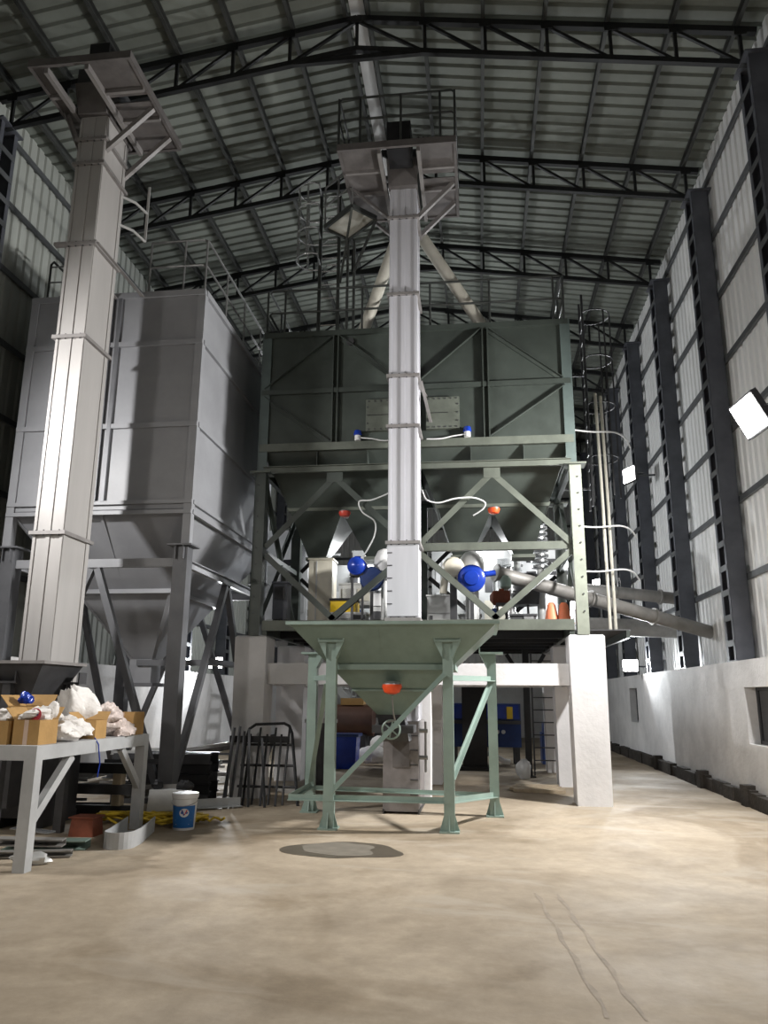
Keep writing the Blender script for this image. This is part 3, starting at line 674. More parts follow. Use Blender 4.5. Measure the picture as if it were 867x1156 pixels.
def lp(a, b, z): q = rz @ V(a*0.275, b*0.415, 0); return (cc.x+q.x, cc.y+q.y, z)
MB().obox((cc.x, cc.y, 10.03), (0.53, 0.81, 0.02), rz).build('landing_plate', 'pipe', ln)
for a, b in (((-1,-1),(1,-1)),((1,-1),(1,1)),((1,1),(-1,1)),((-1,1),(-1,-1))): MB().bar(lp(*a, 10.02), lp(*b, 10.02), 0.04, 0.09).build('edge_angle', 'raild', ln)
for q in ((-2.30, 12.82), (-2.18, 12.84)): MB().bar((q[0], q[1], 8.08), (q[0], q[1], 10.0), 0.045).build('post', 'raild', ln)
MB().bar((-2.19, 12.84, 9.35), lp(1, -1, 10.0), 0.04).build('strut', 'raild', ln); MB().bar((-2.46, 12.92, 9.2), lp(-1, -1, 10.0), 0.04).build('strut', 'raild', ln)
for a in ((-1,-1),(-1,0),(-1,1)): p_ = lp(*a, 10.05); MB().cyl(p_, (p_[0], p_[1], 10.85), 0.018, n=8).build('rail_post','rail',ln)
for z in (10.45, 10.85): MB().tube([lp(-1,-1,z), lp(-1,1,z)], 0.018, 7).build('handrail','rail',ln)

# caged ladder down the right side of the bin
ld = thing('caged_ladder', 'tall thin caged ladder hanging at the right side of the green bin', 'ladder', (2.15, 15.0, 5.2))
for y in (14.8, 15.2): MB().cyl((2.25, y, 5.2), (2.25, y, 9.7), 0.025, n=8).build('ladder_rail', 'dgrey', ld)
z = 5.4
while z < 9.6: MB().cyl((2.25, 14.8, z), (2.25, 15.2, z), 0.012, n=6).build('rung', 'rail', ld); z += 0.3
for z in (6.2, 7.3, 8.3, 9.3): MB().tube([(2.25,14.8,z)] + hoop(2.48, 15.0, z, 0.34, -120, 120, 14) + [(2.25,15.2,z)], 0.014, 6).build('cage_hoop', 'dgrey', ld)
for a in (-60, 0, 60): MB().bar((2.48+0.34*math.cos(R(a)), 15+0.34*math.sin(R(a)), 5.4), (2.48+0.34*math.cos(R(a)), 15+0.34*math.sin(R(a)), 9.3), 0.03, 0.012).build('cage_strap', 'dgrey', ld)
for z in (5.6, 8.0): MB().bar((1.67, 15.0, z), (2.25, 15.0, z), 0.04).build('wall_stay', 'dgrey', ld)
for i, (x, y) in enumerate(((2.30, 14.0), (2.42, 14.15))):
    tag(MB().tube([(x, y, 2.77), (x, y, 5.0), (x-0.02, y, 7.2)], 0.03, 8).build('conduit_pipe', 'pipe', None, True), ['pale upright conduit pipe right of the bin, nearer the bin', 'pale upright conduit pipe right of the bin, nearer the wall'][i], 'pipe', 'upright conduits')
for z, lb in ((6.35, 'upper white flexible hose arching from the bin side towards the floodlight'), (4.55, 'middle white flexible hose arching from the bin side to the wall'), (3.75, 'lower white flexible hose arching over the spouts')):
    tag(MB().tube(spl([(1.8, 13.6, z), (2.15, 13.8, z+0.02), (2.6, 14.1, z+0.10), (2.85, 14.4, z+0.08), (3.0, 14.7, z-0.02)]), 0.016, 8).build('flexible_hose', 'white', None, True), lb, 'hose', 'white flexible hoses')

# ================================================================== SAGE GREEN INTAKE HOPPER
hp = thing('intake_hopper', 'sage green intake hopper on a braced frame in front of the elevator', 'hopper', (-1.1, 10.7, 0))
rim = (-2.42, 0.22, 9.75, 11.55); out = (-1.40, -1.04, 10.75, 11.10)
def lerp4(t): return tuple(rim[i]+(out[i]-rim[i])*t for i in range(4))
MB().frust(rim, 2.50, out, 1.36, cap=False).build('bowl', 'sage', hp)
for q in ((rim[0]-0.04, rim[1]+0.04, rim[2]-0.04, rim[2]+0.02), (rim[0]-0.04, rim[1]+0.04, rim[3]-0.02, rim[3]+0.04), (rim[0]-0.04, rim[0]+0.02, rim[2]+0.02, rim[3]-0.02), (rim[1]-0.02, rim[1]+0.04, rim[2]+0.02, rim[3]-0.02)):
    MB().box(*q, 2.49, 2.53).build('rim_angle', 'sagel', hp)
a = lerp4(0.46); zz = 2.50-1.14*0.46
for q in ((a[0]-0.03, a[1]+0.03, a[2]-0.05, a[2]), (a[0]-0.03, a[1]+0.03, a[3], a[3]+0.05), (a[0]-0.05, a[0], a[2]-0.03, a[3]+0.03), (a[1], a[1]+0.05, a[2]-0.03, a[3]+0.03)):
    MB().box(*q, zz-0.035, zz+0.035).build('stiffener', 'sagel', hp)
a = lerp4(0.72); zz = 2.50-1.14*0.72
for q in ((a[0]-0.02, a[1]+0.02, a[2]-0.03, a[2]), (a[0]-0.03, a[0], a[2], a[3]), (a[1], a[1]+0.03, a[2], a[3])): MB().box(*q, zz-0.012, zz+0.012).build('stiffener', 'sagel', hp)
MB().ang((-1.28, 9.78, 2.46), (-1.24, 10.70, 1.42), 0.012, 0.005).build('seam', 'sage', hp)
LG = [(-1.90, 10.02), (-0.40, 10.02), (0.17, 11.40), (-2.44, 11.40)]
for i, (x, y) in enumerate(LG):
    top = 2.28 if y < 11 else 2.20
    l = MB().box(x-0.065, x+0.065, y-0.065, y+0.065, 0.02, top).build('leg', 'sagel', hp)
    MB().box(x-0.12, x+0.12, y-0.12, y+0.12, 0, 0.02).build('foot_plate', 'sagel', l)
    for s in (-1, 1):
        g = MB(); g.add([(x+s*0.065, y-0.008, 0.02), (x+s*0.12, y-0.008, 0.02), (x+s*0.065, y-0.008, 0.20), (x+s*0.065, y+0.008, 0.02), (x+s*0.12, y+0.008, 0.02), (x+s*0.065, y+0.008, 0.20)], [(0,1,2),(5,4,3),(0,3,4,1),(1,4,5,2),(2,5,3,0)]); g.build('foot_gusset', 'sagel', l)
        g = MB(); g.add([(x-0.008, y+s*0.065, 0.02), (x-0.008, y+s*0.12, 0.02), (x-0.008, y+s*0.065, 0.20), (x+0.008, y+s*0.065, 0.02), (x+0.008, y+s*0.12, 0.02), (x+0.008, y+s*0.065, 0.20)], [(0,1,2),(5,4,3),(0,3,4,1),(1,4,5,2),(2,5,3,0)]); g.build('foot_gusset', 'sagel', l)
    b = MB().box(x-0.17, x+0.17, y-0.12, y+0.12, top, top+0.03).build('bracket', 'sagel', hp)
    for s in ((-1, 1) if y < 11 else (-1 if x > 0 else 1,)):
        MB().box(x+s*0.165-0.01, x+s*0.165+0.01, y-0.12, y+0.14, top+0.03, top+0.18).build('bracket_cheek', 'sagel', b)
        g = MB(); g.add([(x+s*0.165, y-0.1, top), (x+s*0.065, y-0.1, top), (x+s*0.065, y-0.1, top-0.2), (x+s*0.165, y+0.1, top), (x+s*0.065, y+0.1, top), (x+s*0.065, y+0.1, top-0.2)], [(0,1,2),(5,4,3),(0,3,4,1),(1,4,5,2),(2,5,3,0)]); g.build('bracket_gusset', 'sagel', b)
def hbar(a, b, wd=0.07): MB().ang(a, b, wd, 0.01).build('frame_rail', 'sagel', hp)
hbar((-2.42, 10.02, 0.33), (-0.40, 10.02, 0.33)); hbar((-2.42, 10.02, 0.33), (-2.44, 11.4, 0.33)); hbar((-0.40, 10.02, 0.33), (0.17, 11.4, 0.25)); hbar((-2.44, 11.4, 0.30), (0.17, 11.4, 0.25), 0.06)
hbar((-0.40, 10.02, 1.80), (0.17, 11.40, 1.82)); hbar((-1.90, 10.02, 1.80), (-2.44, 11.40, 1.82))
for a, b in (((-1.85, 9.97, 0.42), (-0.42, 9.97, 1.86)), ((-0.38, 10.07, 0.60), (0.12, 11.35, 1.75)), ((-2.40, 11.35, 0.4), (-1.95, 10.07, 1.75))):
    MB().ang(a, b, 0.06, 0.01).build('brace', 'sagel', hp)
sp = MB().frust((-1.40, -1.04, 10.75, 11.10), 1.36, (-1.36, -0.98, 10.95, 11.42), 1.0, cap=False).build('spout', 'dgrey', hp)
gt = MB().box(-1.46, -0.90, 10.68, 11.2, 1.12, 1.22).build('slide_gate', 'dgrey', hp)
hw = MB().tube([(-1.19 + 0.12*math.cos(R(a)), 10.60, 1.17 + 0.12*math.sin(R(a))) for a in range(0, 360, 18)], 0.014, 6, True).build('handwheel', 'sagel', hp)
for a in (20, 80, 140): MB().bar((-1.19+0.12*math.cos(R(a)), 10.60, 1.17+0.12*math.sin(R(a))), (-1.19-0.12*math.cos(R(a)), 10.60, 1.17-0.12*math.sin(R(a))), 0.018).build('spoke', 'sagel', hw)
MB().cyl((-1.19, 10.60, 1.17), (-1.19, 10.72, 1.17), 0.02, n=8).build('spindle', 'rail', hw)
sensor((-1.14, 10.27, 1.73), (0, -1, 0.4), 'bright orange level sensor with a grey cap on the intake hopper', 'orange', 0.20)
tag(MB().tube([(-1.14, 10.26, 1.60), (-1.13, 10.3, 1.4), (-1.12, 10.42, 1.30), (-1.22, 10.5, 1.27)], 0.012, 6).build('sensor_conduit', 'rail', None, True), 'thin metal conduit hanging below the orange sensor', 'conduit')

# ================================================================== GREY SILO
sx0, sx1, sy0, sy1 = -7.36, -4.33, 11.0, 15.4; scx, scy = -5.845, 13.2
si = thing('grey_silo', 'large square grey silo with a tapered bottom on braced legs at left', 'silo', (scx, scy, 0))
MB().box(sx0+0.03, sx1-0.03, sy0+0.03, sy1-0.03, 4.40, 8.05).build('shell', 'silo', si)
for x in (sx0+0.06, sx1-0.06):
    for y in (sy0+0.06, sy1-0.06): MB().box(x-0.065, x+0.065, y-0.065, y+0.065, 3.82, 8.08).build('corner_post', 'silo', si)
for z, h in ((8.05, 0.10), (7.17, 0.08), (5.76, 0.08), (4.50, 0.06), (4.34, 0.06)):
    for y in (sy0-0.02, sy1-0.03): MB().box(sx0, sx1, y, y+0.05, z-h/2, z+h/2).build('ring_angle', 'silo', si)
    for x in (sx0-0.02, sx1-0.03): MB().box(x, x+0.05, sy0+0.05, sy1-0.05, z-h/2, z+h/2).build('ring_angle', 'silo', si)
for x in (-5.92, -5.78):
    MB().box(x-0.03, x+0.03, sy0-0.03, sy0+0.03, 4.52, 8.0).build('upright', 'silod', si)
for x in (-6.6, ): MB().box(x-0.03, x+0.03, sy0-0.01, sy0+0.03, 4.52, 8.0).build('upright', 'silo', si)
oc = (scx-0.2, scx+0.2, scy-0.2, scy+0.2); full = (sx0+0.03, sx1-0.03, sy0+0.03, sy1-0.03)
t = 0.52; midr = tuple(full[i]+(oc[i]-full[i])*t for i in range(4)); zm = 4.40-2.2*t
MB().frust(full, 4.40, midr, zm, cap=False).build('upper_cone', 'silo', si)
MB().frust(midr, zm, oc, 2.20, cap=False).build('lower_cone', 'silo', si)
q = midr
for b in ((q[0]-0.04, q[1]+0.04, q[2]-0.06, q[2]), (q[0]-0.04, q[1]+0.04, q[3], q[3]+0.06), (q[0]-0.06, q[0], q[2], q[3]), (q[1], q[1]+0.06, q[2], q[3])): MB().box(*b, zm-0.035, zm+0.035).build('cone_flange', 'silo', si)
for sxx in (full[0], full[1]): MB().ang((sxx, full[2], 4.38), (oc[0] if sxx < scx else oc[1], oc[2], 2.22), 0.06, 0.012).build('cone_corner', 'silo', si)
MB().ang((scx, full[2]+0.01, 4.35), (scx, oc[2], 2.25), 0.05, 0.01).build('cone_seam', 'silo', si)
MB().box(oc[0], oc[1], oc[2], oc[3], 1.80, 2.20).build('outlet_neck', 'silo', si)
MB().box(oc[0]-0.06, oc[1]+0.06, oc[2]-0.06, oc[3]+0.06, 1.74, 1.80).build('outlet_flange', 'silod', si)
LX = (sx0+0.12, sx1-0.12); LY = (sy0+0.10, scy, sy1-0.10)
for x in LX:
    for y in (LY[0], LY[2]):
        l = MB().box(x-0.11, x+0.11, y-0.11, y+0.11, 0.02, 3.80).build('leg', 'silod', si)
        MB().box(x-0.18, x+0.18, y-0.18, y+0.18, 0, 0.02).build('foot_plate', 'silod', l)
        MB().box(x-0.19, x+0.19, y-0.19, y+0.19, 3.80, 3.825).build('cap_plate', 'silod', l)
        for dx in (-0.06, 0.06): MB().box(x+dx-0.006, x+dx+0.006, y-0.17, y-0.11, 3.60, 3.80).build('cap_gusset', 'silod', l)
for y in (LY[0], LY[2]): MB().chan((LX[0]+0.11, y-0.05, 3.56), (LX[1]-0.11, y-0.05, 3.56), 0.13, 0.07, 0.012, fx=-1).build('tie_beam', 'silo', si)
for x in LX: MB().chan((x, LY[0]+0.11, 3.56), (x, LY[2]-0.11, 3.56), 0.13, 0.07, 0.012).build('tie_beam', 'silo', si)
for y in (LY[0], LY[2]):
    for x in LX: MB().bar((scx+(0.05 if x > scx else -0.05), y, 3.48), (x+(-0.13 if x > scx else 0.13), y, 0.25), 0.10, 0.10).build('leg_brace', 'silod', si)
for x in LX:
    for y in (LY[0], LY[2]): MB().bar((x, scy+(0.05 if y > scy else -0.05), 3.48), (x, y+(-0.13 if y > scy else 0.13), 0.25), 0.10, 0.10).build('leg_brace', 'silod', si)
MB().bar((-5.9, 13.0, 2.14), (LX[1], 13.0, 2.14), 0.10).build('cross_tie', 'silod', si)
MB().bar((LX[1], LY[0], 2.14) if False else (LX[1], 13.0-0.6, 2.14), (LX[1], 13.9, 2.14), 0.10).build('cross_tie', 'silod', si)
# silo top rails and ladder end
for y in (11.08, 12.15, 13.2, 14.3, 15.3): MB().cyl((-4.38, y, 8.08), (-4.38, y, 9.05), 0.018, n=8).build('rail_post', 'rail', si)
for z in (9.05, 8.58): MB().tube([(-5.35,11.06,z),(-4.45,11.06,z),(-4.38,11.12,z),(-4.38,15.3,z)], 0.02, 8).build('handrail', 'rail', si)
for x in (-5.35, -4.75): MB().cyl((x, 11.06, 8.08), (x, 11.06, 9.05), 0.018, n=8).build('rail_post', 'rail', si)
ld = thing('silo_ladder', 'dark ladder end with looped rails on the left edge of the silo top', 'ladder', (-7.2, 11.4, 8.08))
for x in (-7.33, -7.05):
    MB().tube([(x, 11.35, 8.08), (x, 11.35, 8.95), (x, 11.42, 9.05), (x, 11.8, 9.05), (x, 11.85, 8.95), (x, 11.85, 8.08)], 0.02, 7).build('ladder_rail', 'raild', ld)
for z in (8.3, 8.6, 8.9): MB().cyl((-7.33,11.35,z), (-7.05,11.35,z), 0.014, n=6).build('rung', 'rail', ld)

# ================================================================== LEFT BUCKET ELEVATOR
lx0, lx1, ly0, ly1 = -5.87, -5.46, 9.42, 10.12
le = thing('left_bucket_elevator', 'tall silver bucket elevator at left in front of the grey silo', 'bucket elevator', ((lx0+lx1)/2, 9.8, 0))
trunk(le, lx0, lx1, ly0, ly1, [1.6, 3.69, 6.53, 8.0, 9.36, 9.78, 10.2], 'elev', 'elevd')
MB().box(lx0-0.05, lx1+0.10, ly0-0.02, ly1+0.15, 0.12, 1.6).build('boot', 'dgrey', le)
for x in (lx0-0.03, lx1+0.05): MB().box(x, x+0.04, ly0-0.05, ly1+0.2, 0, 0.12).build('boot_foot', 'dgrey', le)
MB().frust((lx0-0.02, lx1+0.02, ly0-0.08, ly1+0.1), 10.2, (lx0-0.05, lx1+0.05, ly0-0.2, ly1+0.25), 10.65).build('head_casing', 'plat', le)
MB().box(lx0-0.05, lx1+0.05, ly0-0.15, ly1+0.2, 10.65, 10.95).build('head_hood', 'dgrey', le)
MB().box(-5.45, -5.15, 8.75, 9.15, 10.45, 10.85).build('gearbox', 'black', le)
MB().cyl((-5.15, 8.95, 10.66), (-4.9, 8.95, 10.66), 0.11, n=14).build('drive_motor', 'black', le, True)
head_platform(le, -6.22, -4.68, 8.50, 10.42, 10.32, lx0, lx1, ly0, ly1)
for x in (lx0-0.03, lx1+0.03): MB().ang((x, ly0-0.02, 8.0), (x, 10.97, 8.0), 0.06, 0.012).build('stay_angle', 'elevd', le)
MB().box(lx0-0.18, lx0, ly0-0.06, ly0+0.02, 7.98, 8.03).build('stay_plate', 'elevd', le)
for z in (8.75, 9.25): MB().tube([(lx1, 10.05, z), (lx1+0.18, 10.2, z-0.03), (lx1+0.32, 10.35, z-0.14)], 0.022, 7).build('cage_hoop', 'mach', le)
MB().bar((lx1+0.32, 10.35, 8.6), (lx1+0.32, 10.35, 9.6), 0.04, 0.012).build('cage_strap', 'mach', le)
# its dark feed hopper
fh = thing('feed_hopper', 'dark grey feed hopper at the foot of the left elevator behind the boxes', 'hopper', (-5.8, 8.9, 0))
fr_ = (-6.65, -4.95, 8.42, 9.34)
MB().frust(fr_, 1.95, (-5.9, -5.55, 8.95, 9.25), 1.05, cap=False).build('bowl', 'dgrey', fh)
for q in ((fr_[0]-0.03, fr_[1]+0.03, fr_[2]-0.03, fr_[2]+0.02), (fr_[0]-0.03, fr_[1]+0.03, fr_[3]-0.02, fr_[3]+0.03), (fr_[0]-0.03, fr_[0]+0.02, fr_[2]+0.02, fr_[3]-0.02), (fr_[1]-0.02, fr_[1]+0.03, fr_[2]+0.02, fr_[3]-0.02)):
    MB().box(*q, 1.94, 1.975).build('rim_angle', 'elevd', fh)
for x, y in ((-5.42, 8.55), (-6.45, 8.55), (-5.02, 9.25), (-6.5, 9.25)):
    l = MB().box(x-0.05, x+0.05, y-0.05, y+0.05, 0, 1.72).build('leg', 'dgrey', fh)
    b = MB().box(x-0.13, x+0.13, y-0.09, y+0.09, 1.72, 1.745).build('bracket', 'dgrey', fh)
    for s in (-1, 1): MB().box(x+s*0.12-0.008, x+s*0.12+0.008, y-0.09, y+0.09, 1.745, 1.86).build('bracket_cheek', 'dgrey', b)
MB().box(-5.95, -5.5, 8.9, 9.3, 0.3, 1.05).build('chute', 'dgrey', fh)

# ================================================================== MACHINERY ON THE DECK
DZ = 2.765
def boxmachine(name, label, cat, x0, x1, y0, y1, z0, z1, mt, panels=(), legs=True, group=None):
    t = thing(name, label, cat, ((x0+x1)/2, (y0+y1)/2, z0), group)
    zz = z0+0.15 if legs else z0
    MB().box(x0, x1, y0, y1, zz, z1).build('cabinet', mt, t)
    MB().box(x0-0.02, x1+0.02, y0-0.02, y1+0.02, z1, z1+0.03).build('lid', mt, t)
    if legs:
        for x in (x0+0.05, x1-0.05):
            for y in (y0+0.05, y1-0.05): MB().box(x-0.04, x+0.04, y-0.04, y+0.04, z0, zz).build('foot', 'dgrey', t)
    for (a, b, c, d, pm) in panels:
        w_, h_ = x1-x0, z1-zz
        MB().box(x0+a*w_, x0+b*w_, y0-0.02, y0, zz+c*h_, zz+d*h_).build('panel', pm, t)
    return t
boxmachine('square_duct', 'pale upright square duct under the left bin cone', 'duct', -3.10, -2.66, 13.85, 14.3, DZ, 4.06, 'cream', [(0.3, 0.36, 0.02, 0.98, 'mach')], False)
boxmachine('cleaning_machine', 'tall off-white machine with dark windows at the left end of the deck', 'machine', -4.75, -3.75, 16.6, 17.6, DZ, 5.2, 'white', [(0.40,0.62,0.66,0.72,'black'),(0.40,0.60,0.45,0.58,'dgrey'),(0.42,0.66,0.28,0.34,'black'),(0.05,0.32,0.72,0.95,'mach'),(0.05,0.32,0.40,0.66,'mach'),(0.1,0.9,0.05,0.14,'mach'),(0.72,0.95,0.6,0.95,'galv'),(0.70,0.95,0.2,0.5,'mach')])
boxmachine('control_cabinet', 'narrow grey-blue cabinet beside the left post of the bin frame', 'cabinet', -3.62, -3.36, 13.3, 13.6, DZ, 3.55, 'column', [(0.15,0.85,0.55,0.9,'dgrey')])
boxmachine('vibro_screen', 'light grey screening machine with many small panels behind the left braces', 'machine', -3.15, -1.75, 16.4, 17.4, DZ, 4.35, 'mach', [(0.05,0.22,0.1,0.35,'black'),(0.05,0.25,0.5,0.62,'white'),(0.28,0.45,0.15,0.4,'white'),(0.30,0.42,0.55,0.85,'dgrey'),(0.5,0.7,0.5,0.9,'white'),(0.5,0.75,0.1,0.35,'galv'),(0.78,0.95,0.1,0.5,'dgrey'),(0.78,0.92,0.6,0.8,'cream')])
boxmachine('machine_bench', 'white shelf frame holding the yellow box', 'bench', -2.62, -1.98, 13.5, 14.1, DZ, 3.02, 'white', [(0.62,0.98,0.1,0.8,'black'),(0.05,0.55,0.2,0.8,'mach')])
t = thing('yellow_box', 'bright yellow box on the white bench left of the elevator', 'box', (-2.4, 13.6, 3.05))
MB().box(-2.62, -2.16, 13.52, 13.95, 3.055, 3.26).build('body', 'yellow', t); MB().box(-2.64, -2.14, 13.50, 13.97, 3.26, 3.30).build('lid', 'black', t)
boxmachine('small_shelf', 'pale shelf with silvery ducting above the yellow box', 'shelf', -2.66, -2.0, 14.6, 15.2, 3.30, 3.70, 'mach', [(0.1,0.45,0.2,0.8,'galv'),(0.55,0.9,0.2,0.8,'pipe')], False)
for x in (-2.63, -2.03):
    for y in (14.65, 15.15): pass
sh = [o for o in bpy.data.objects if o.name == 'small_shelf'][0]
for x in (-2.63, -2.03):
    for y in (14.63, 15.17): MB().box(x-0.03, x+0.03, y-0.03, y+0.03, DZ, 3.30).build('leg', 'white', sh)
# blue motor + guard + white blower left
def motor(name, label, p, r, L_, mt, axis=(0,-1,0), feet=True, stand=None):
    p = Vector(p); d = Vector(axis).normalized(); t = thing(name, label, 'motor', (p.x, p.y, stand if stand is not None else p.z-r*1.2))
    b = MB(); b.cyl(p - d*L_/2, p + d*L_/2, r, n=20); b.build('motor_body', mt, t, True)
    MB().cyl(p + d*L_/2, p + d*(L_/2+r*0.45), r*0.95, r*0.35, n=20).build('fan_cowl', mt, t, True)
    for k in range(7): MB().cyl(p - d*(L_/2-0.03-k*L_/7.5), p - d*(L_/2-0.045-k*L_/7.5), r*1.07, n=20).build('cooling_fin', mt, t, True)
    MB().box(p.x-r*0.35, p.x+r*0.35, p.y-r*0.35, p.y+r*0.35, p.z+r*0.9, p.z+r*1.25).build('terminal_box', mt, t)
    z0 = stand if stand is not None else p.z-r*1.2
    MB().box(p.x-r*0.8, p.x+r*0.8, p.y-L_*0.35, p.y+L_*0.35, p.z-r*1.1, p.z-r*0.75).build('seat_plate', 'dgrey', t)
    for q in (-1, 1): MB().bar((p.x+q*r*0.6, p.y, z0), (p.x+q*r*0.6, p.y, p.z-r*1.1), 0.04).build('stand_leg', 'dgrey', t)
    return t
motor('blue_motor', 'bright blue motor with a hose dropping to it, left of the elevator', (-2.06, 13.05, 3.78), 0.15, 0.36, 'blue', stand=3.30 if False else DZ)
t = thing('belt_guard', 'dark blue round belt guard beside the bright blue motor', 'guard', (-1.80, 13.0, DZ))
MB().lathe((-1.80, 13.0, 3.56), [(0.05,-0.08),(0.19,-0.075),(0.21,-0.05),(0.21,0.05),(0.19,0.075),(0.05,0.08)], 22, 'Y').build('disc', 'blued', t, True); MB().bar((-1.80,13.0,DZ), (-1.80,13.0,3.34), 0.05).build('stand', 'dgrey', t)
t = thing('white_blower', 'white rounded blower casing close to the left of the elevator', 'blower', (-1.62, 13.3, DZ))
MB().lathe((-1.62, 13.3, 3.86), [(0.05,-0.30),(0.17,-0.24),(0.20,-0.05),(0.18,0.12),(0.12,0.24),(0.04,0.28)], 20).build('casing', 'white', t, True); MB().cyl((-1.62,13.3,DZ), (-1.62,13.3,3.60), 0.06).build('stem', 'mach', t, True); MB().cyl((-1.62,13.3,3.7),(-1.35,13.3,3.60),0.08).build('outlet','white',t,True)
boxmachine('panel_box', 'light grey panel box with catches just left of the elevator', 'box', -1.90, -1.40, 13.5, 14.0, DZ, 3.40, 'mach', [(0.05,0.45,0.5,0.95,'white'),(0.1,0.7,0.02,0.3,'dgrey')])
# right side
t = thing('blue_fan', 'deep blue drum fan with a pale dome behind it, right of the elevator', 'fan', (-0.10, 13.05, DZ))
MB().lathe((-0.10, 13.05, 3.56), [(0.06,-0.10),(0.12,-0.095),(0.13,-0.07),(0.20,-0.06),(0.235,-0.03),(0.235,0.08),(0.15,0.12),(0.05,0.13)], 26, 'Y').build('drum', 'blue', t, True)
MB().bar((-0.10,13.05,DZ), (-0.10,13.05,3.36), 0.06).build('stand', 'dgrey', t); MB().cyl((0.06,13.05,3.62),(0.30,13.1,3.66),0.05).build('shaft','blue',t,True)
t = thing('dome_filter', 'grey domed filter behind the blue drum fan', 'filter', (-0.10, 13.75, DZ))
MB().lathe((-0.10, 13.75, 3.92), [(0.22,-0.35),(0.23,-0.02),(0.20,0.12),(0.12,0.21),(0.03,0.24)], 20).build('dome', 'mach', t, True); MB().cyl((-0.10,13.75,DZ),(-0.10,13.75,3.6),0.12).build('stem','mach',t,True)
t = thing('cream_blower', 'cream scroll blower left of the blue drum fan', 'blower', (-0.42, 13.4, DZ))
MB().lathe((-0.42, 13.4, 3.80), [(0.04,-0.14),(0.15,-0.12),(0.20,0),(0.15,0.12),(0.04,0.14)], 22, 'Y').build('scroll', 'cream', t, True)
MB().tube([(-0.52,13.4,3.72),(-0.58,13.4,3.55),(-0.60,13.4,3.35)], 0.07, 10).build('outlet_pipe','cream',t,True); MB().bar((-0.42,13.4,DZ),(-0.42,13.4,3.66),0.12).build('stand','dgrey',t)
boxmachine('grey_cabinet', 'plain light grey cabinet below the cream blower', 'cabinet', -0.92, -0.42, 14.0, 14.6, DZ, 3.38, 'mach', [(0.05,0.95,0.35,0.9,'mach'),(0.1,0.2,0.02,0.25,'dgrey')])
boxmachine('junction_box', 'low grey junction box behind the right V brace', 'box', -0.35, 0.05, 14.2, 14.6, DZ, 3.05, 'mach', [(0.1,0.9,0.2,0.8,'white')])
motor('red_motor', 'rust red motor on a grey stand right of the blue fan', (0.42, 13.9, 3.33), 0.13, 0.30, 'brick', (-1,0,0), stand=DZ)
t = thing('milky_cylinder', 'small pale filter bowl above the rust red motor', 'filter', (0.5, 13.9, 3.45))
MB().lathe((0.5, 13.9, 3.60), [(0.05,-0.12),(0.10,-0.08),(0.10,0.06),(0.05,0.13)], 14).build('bowl', 'sagel', t, True); MB().cyl((0.5,13.9,3.44),(0.5,13.9,3.5),0.04).build('neck','mach',t)
# long spouts to the right wall
def pipe_thing(label, a, b, r, mt, fl=()):
    a, b = Vector(a), Vector(b); t = thing('slanting_spout', label, 'spout', tuple((a+b)/2 - V(0,0,r)), 'spouts to the right wall')
    MB().cyl(a, b, r, n=20).build('pipe', mt, t, True)
    d = (b-a).normalized()
    for k in fl:
        c = a + (b-a)*k; MB().cyl(c-d*0.02, c+d*0.02, r*1.28, n=20).build('flange', mt, t, True)
    return t
pipe_thing('long grey spout slanting down from the deck to the right wall, nearest of the three', (0.34, 14.0, 3.80), (4.52, 15.9, 2.87), 0.13, 'spout', (0.0, 0.42, 0.72))
pipe_thing('shorter grey spout high above the long one, running to the right wall', (2.28, 17.1, 3.91), (4.52, 17.52, 3.71), 0.13, 'spout', (0.3, 0.75))
pipe_thing('thick level grey duct at the bottom of the three, running to the right wall', (2.28, 18.1, 3.20), (4.52, 18.57, 3.15), 0.20, 'spout', (0.35,))
for i, (x, z0_, z1_) in enumerate(((-3.9, DZ, 4.9), (-3.55, DZ, 4.6), (-2.55, DZ, 4.3), (-1.95, DZ, 4.2), (-0.75, DZ, 4.6), (0.35, DZ, 4.3))):
    t = thing('pipe_run', 'thin pale pipe with valve among the deck machines, %s from left' % ORD[i], 'pipe', (x, 16.2, z0_), 'thin pipes among the machines')
    MB().tube(spl([(x, 16.2, z0_), (x, 16.2, z1_-0.3), (x+0.05, 16.2, z1_-0.08), (x+0.3, 16.22, z1_), (x+0.6, 16.25, z1_)]), 0.03, 8).build('pipe', ['white','mach','galv'][i%3], t, True)
    MB().box(x-0.07, x+0.07, 16.12, 16.28, z0_+0.5, z0_+0.62).build('valve', ['dgrey','galv','blued'][i%3], t)
# upright machine pipes right
for x, y, z1, mt, lb in ((0.62, 14.9, 4.05, 'galv', 'shiny upright pipe left of the black gap behind the right brace'), (0.80, 15.9, 4.9, 'mach', 'grey upright pipe in the middle of the right bay'), (1.32, 16.0, 5.6, 'white', 'tall white upright pipe near the right post')):
    t = thing('upright_pipe', lb, 'pipe', (x, y, DZ), 'upright machine pipes')
    MB().cyl((x, y, DZ), (x, y, z1), 0.09, n=16).build('pipe', mt, t, True)
    for k in (0.3, 0.65): MB().cyl((x,y,DZ+(z1-DZ)*k-0.02),(x,y,DZ+(z1-DZ)*k+0.02),0.12,n=16).build('flange', mt, t, True)
t = thing('ribbed_stack', 'stack of shiny ribbed discs behind the right bin cone', 'ribbed pipe', (1.25, 15.2, DZ))
for k in range(9): MB().lathe((1.20, 14.9, 4.0+0.11*k), [(0.10,0),(0.17,0.02),(0.17,0.06),(0.10,0.085)], 16).build('disc', 'galv', t, True)
MB().cyl((1.20,14.9,DZ),(1.20,14.9,4.0),0.08).build('stem','mach',t,True)
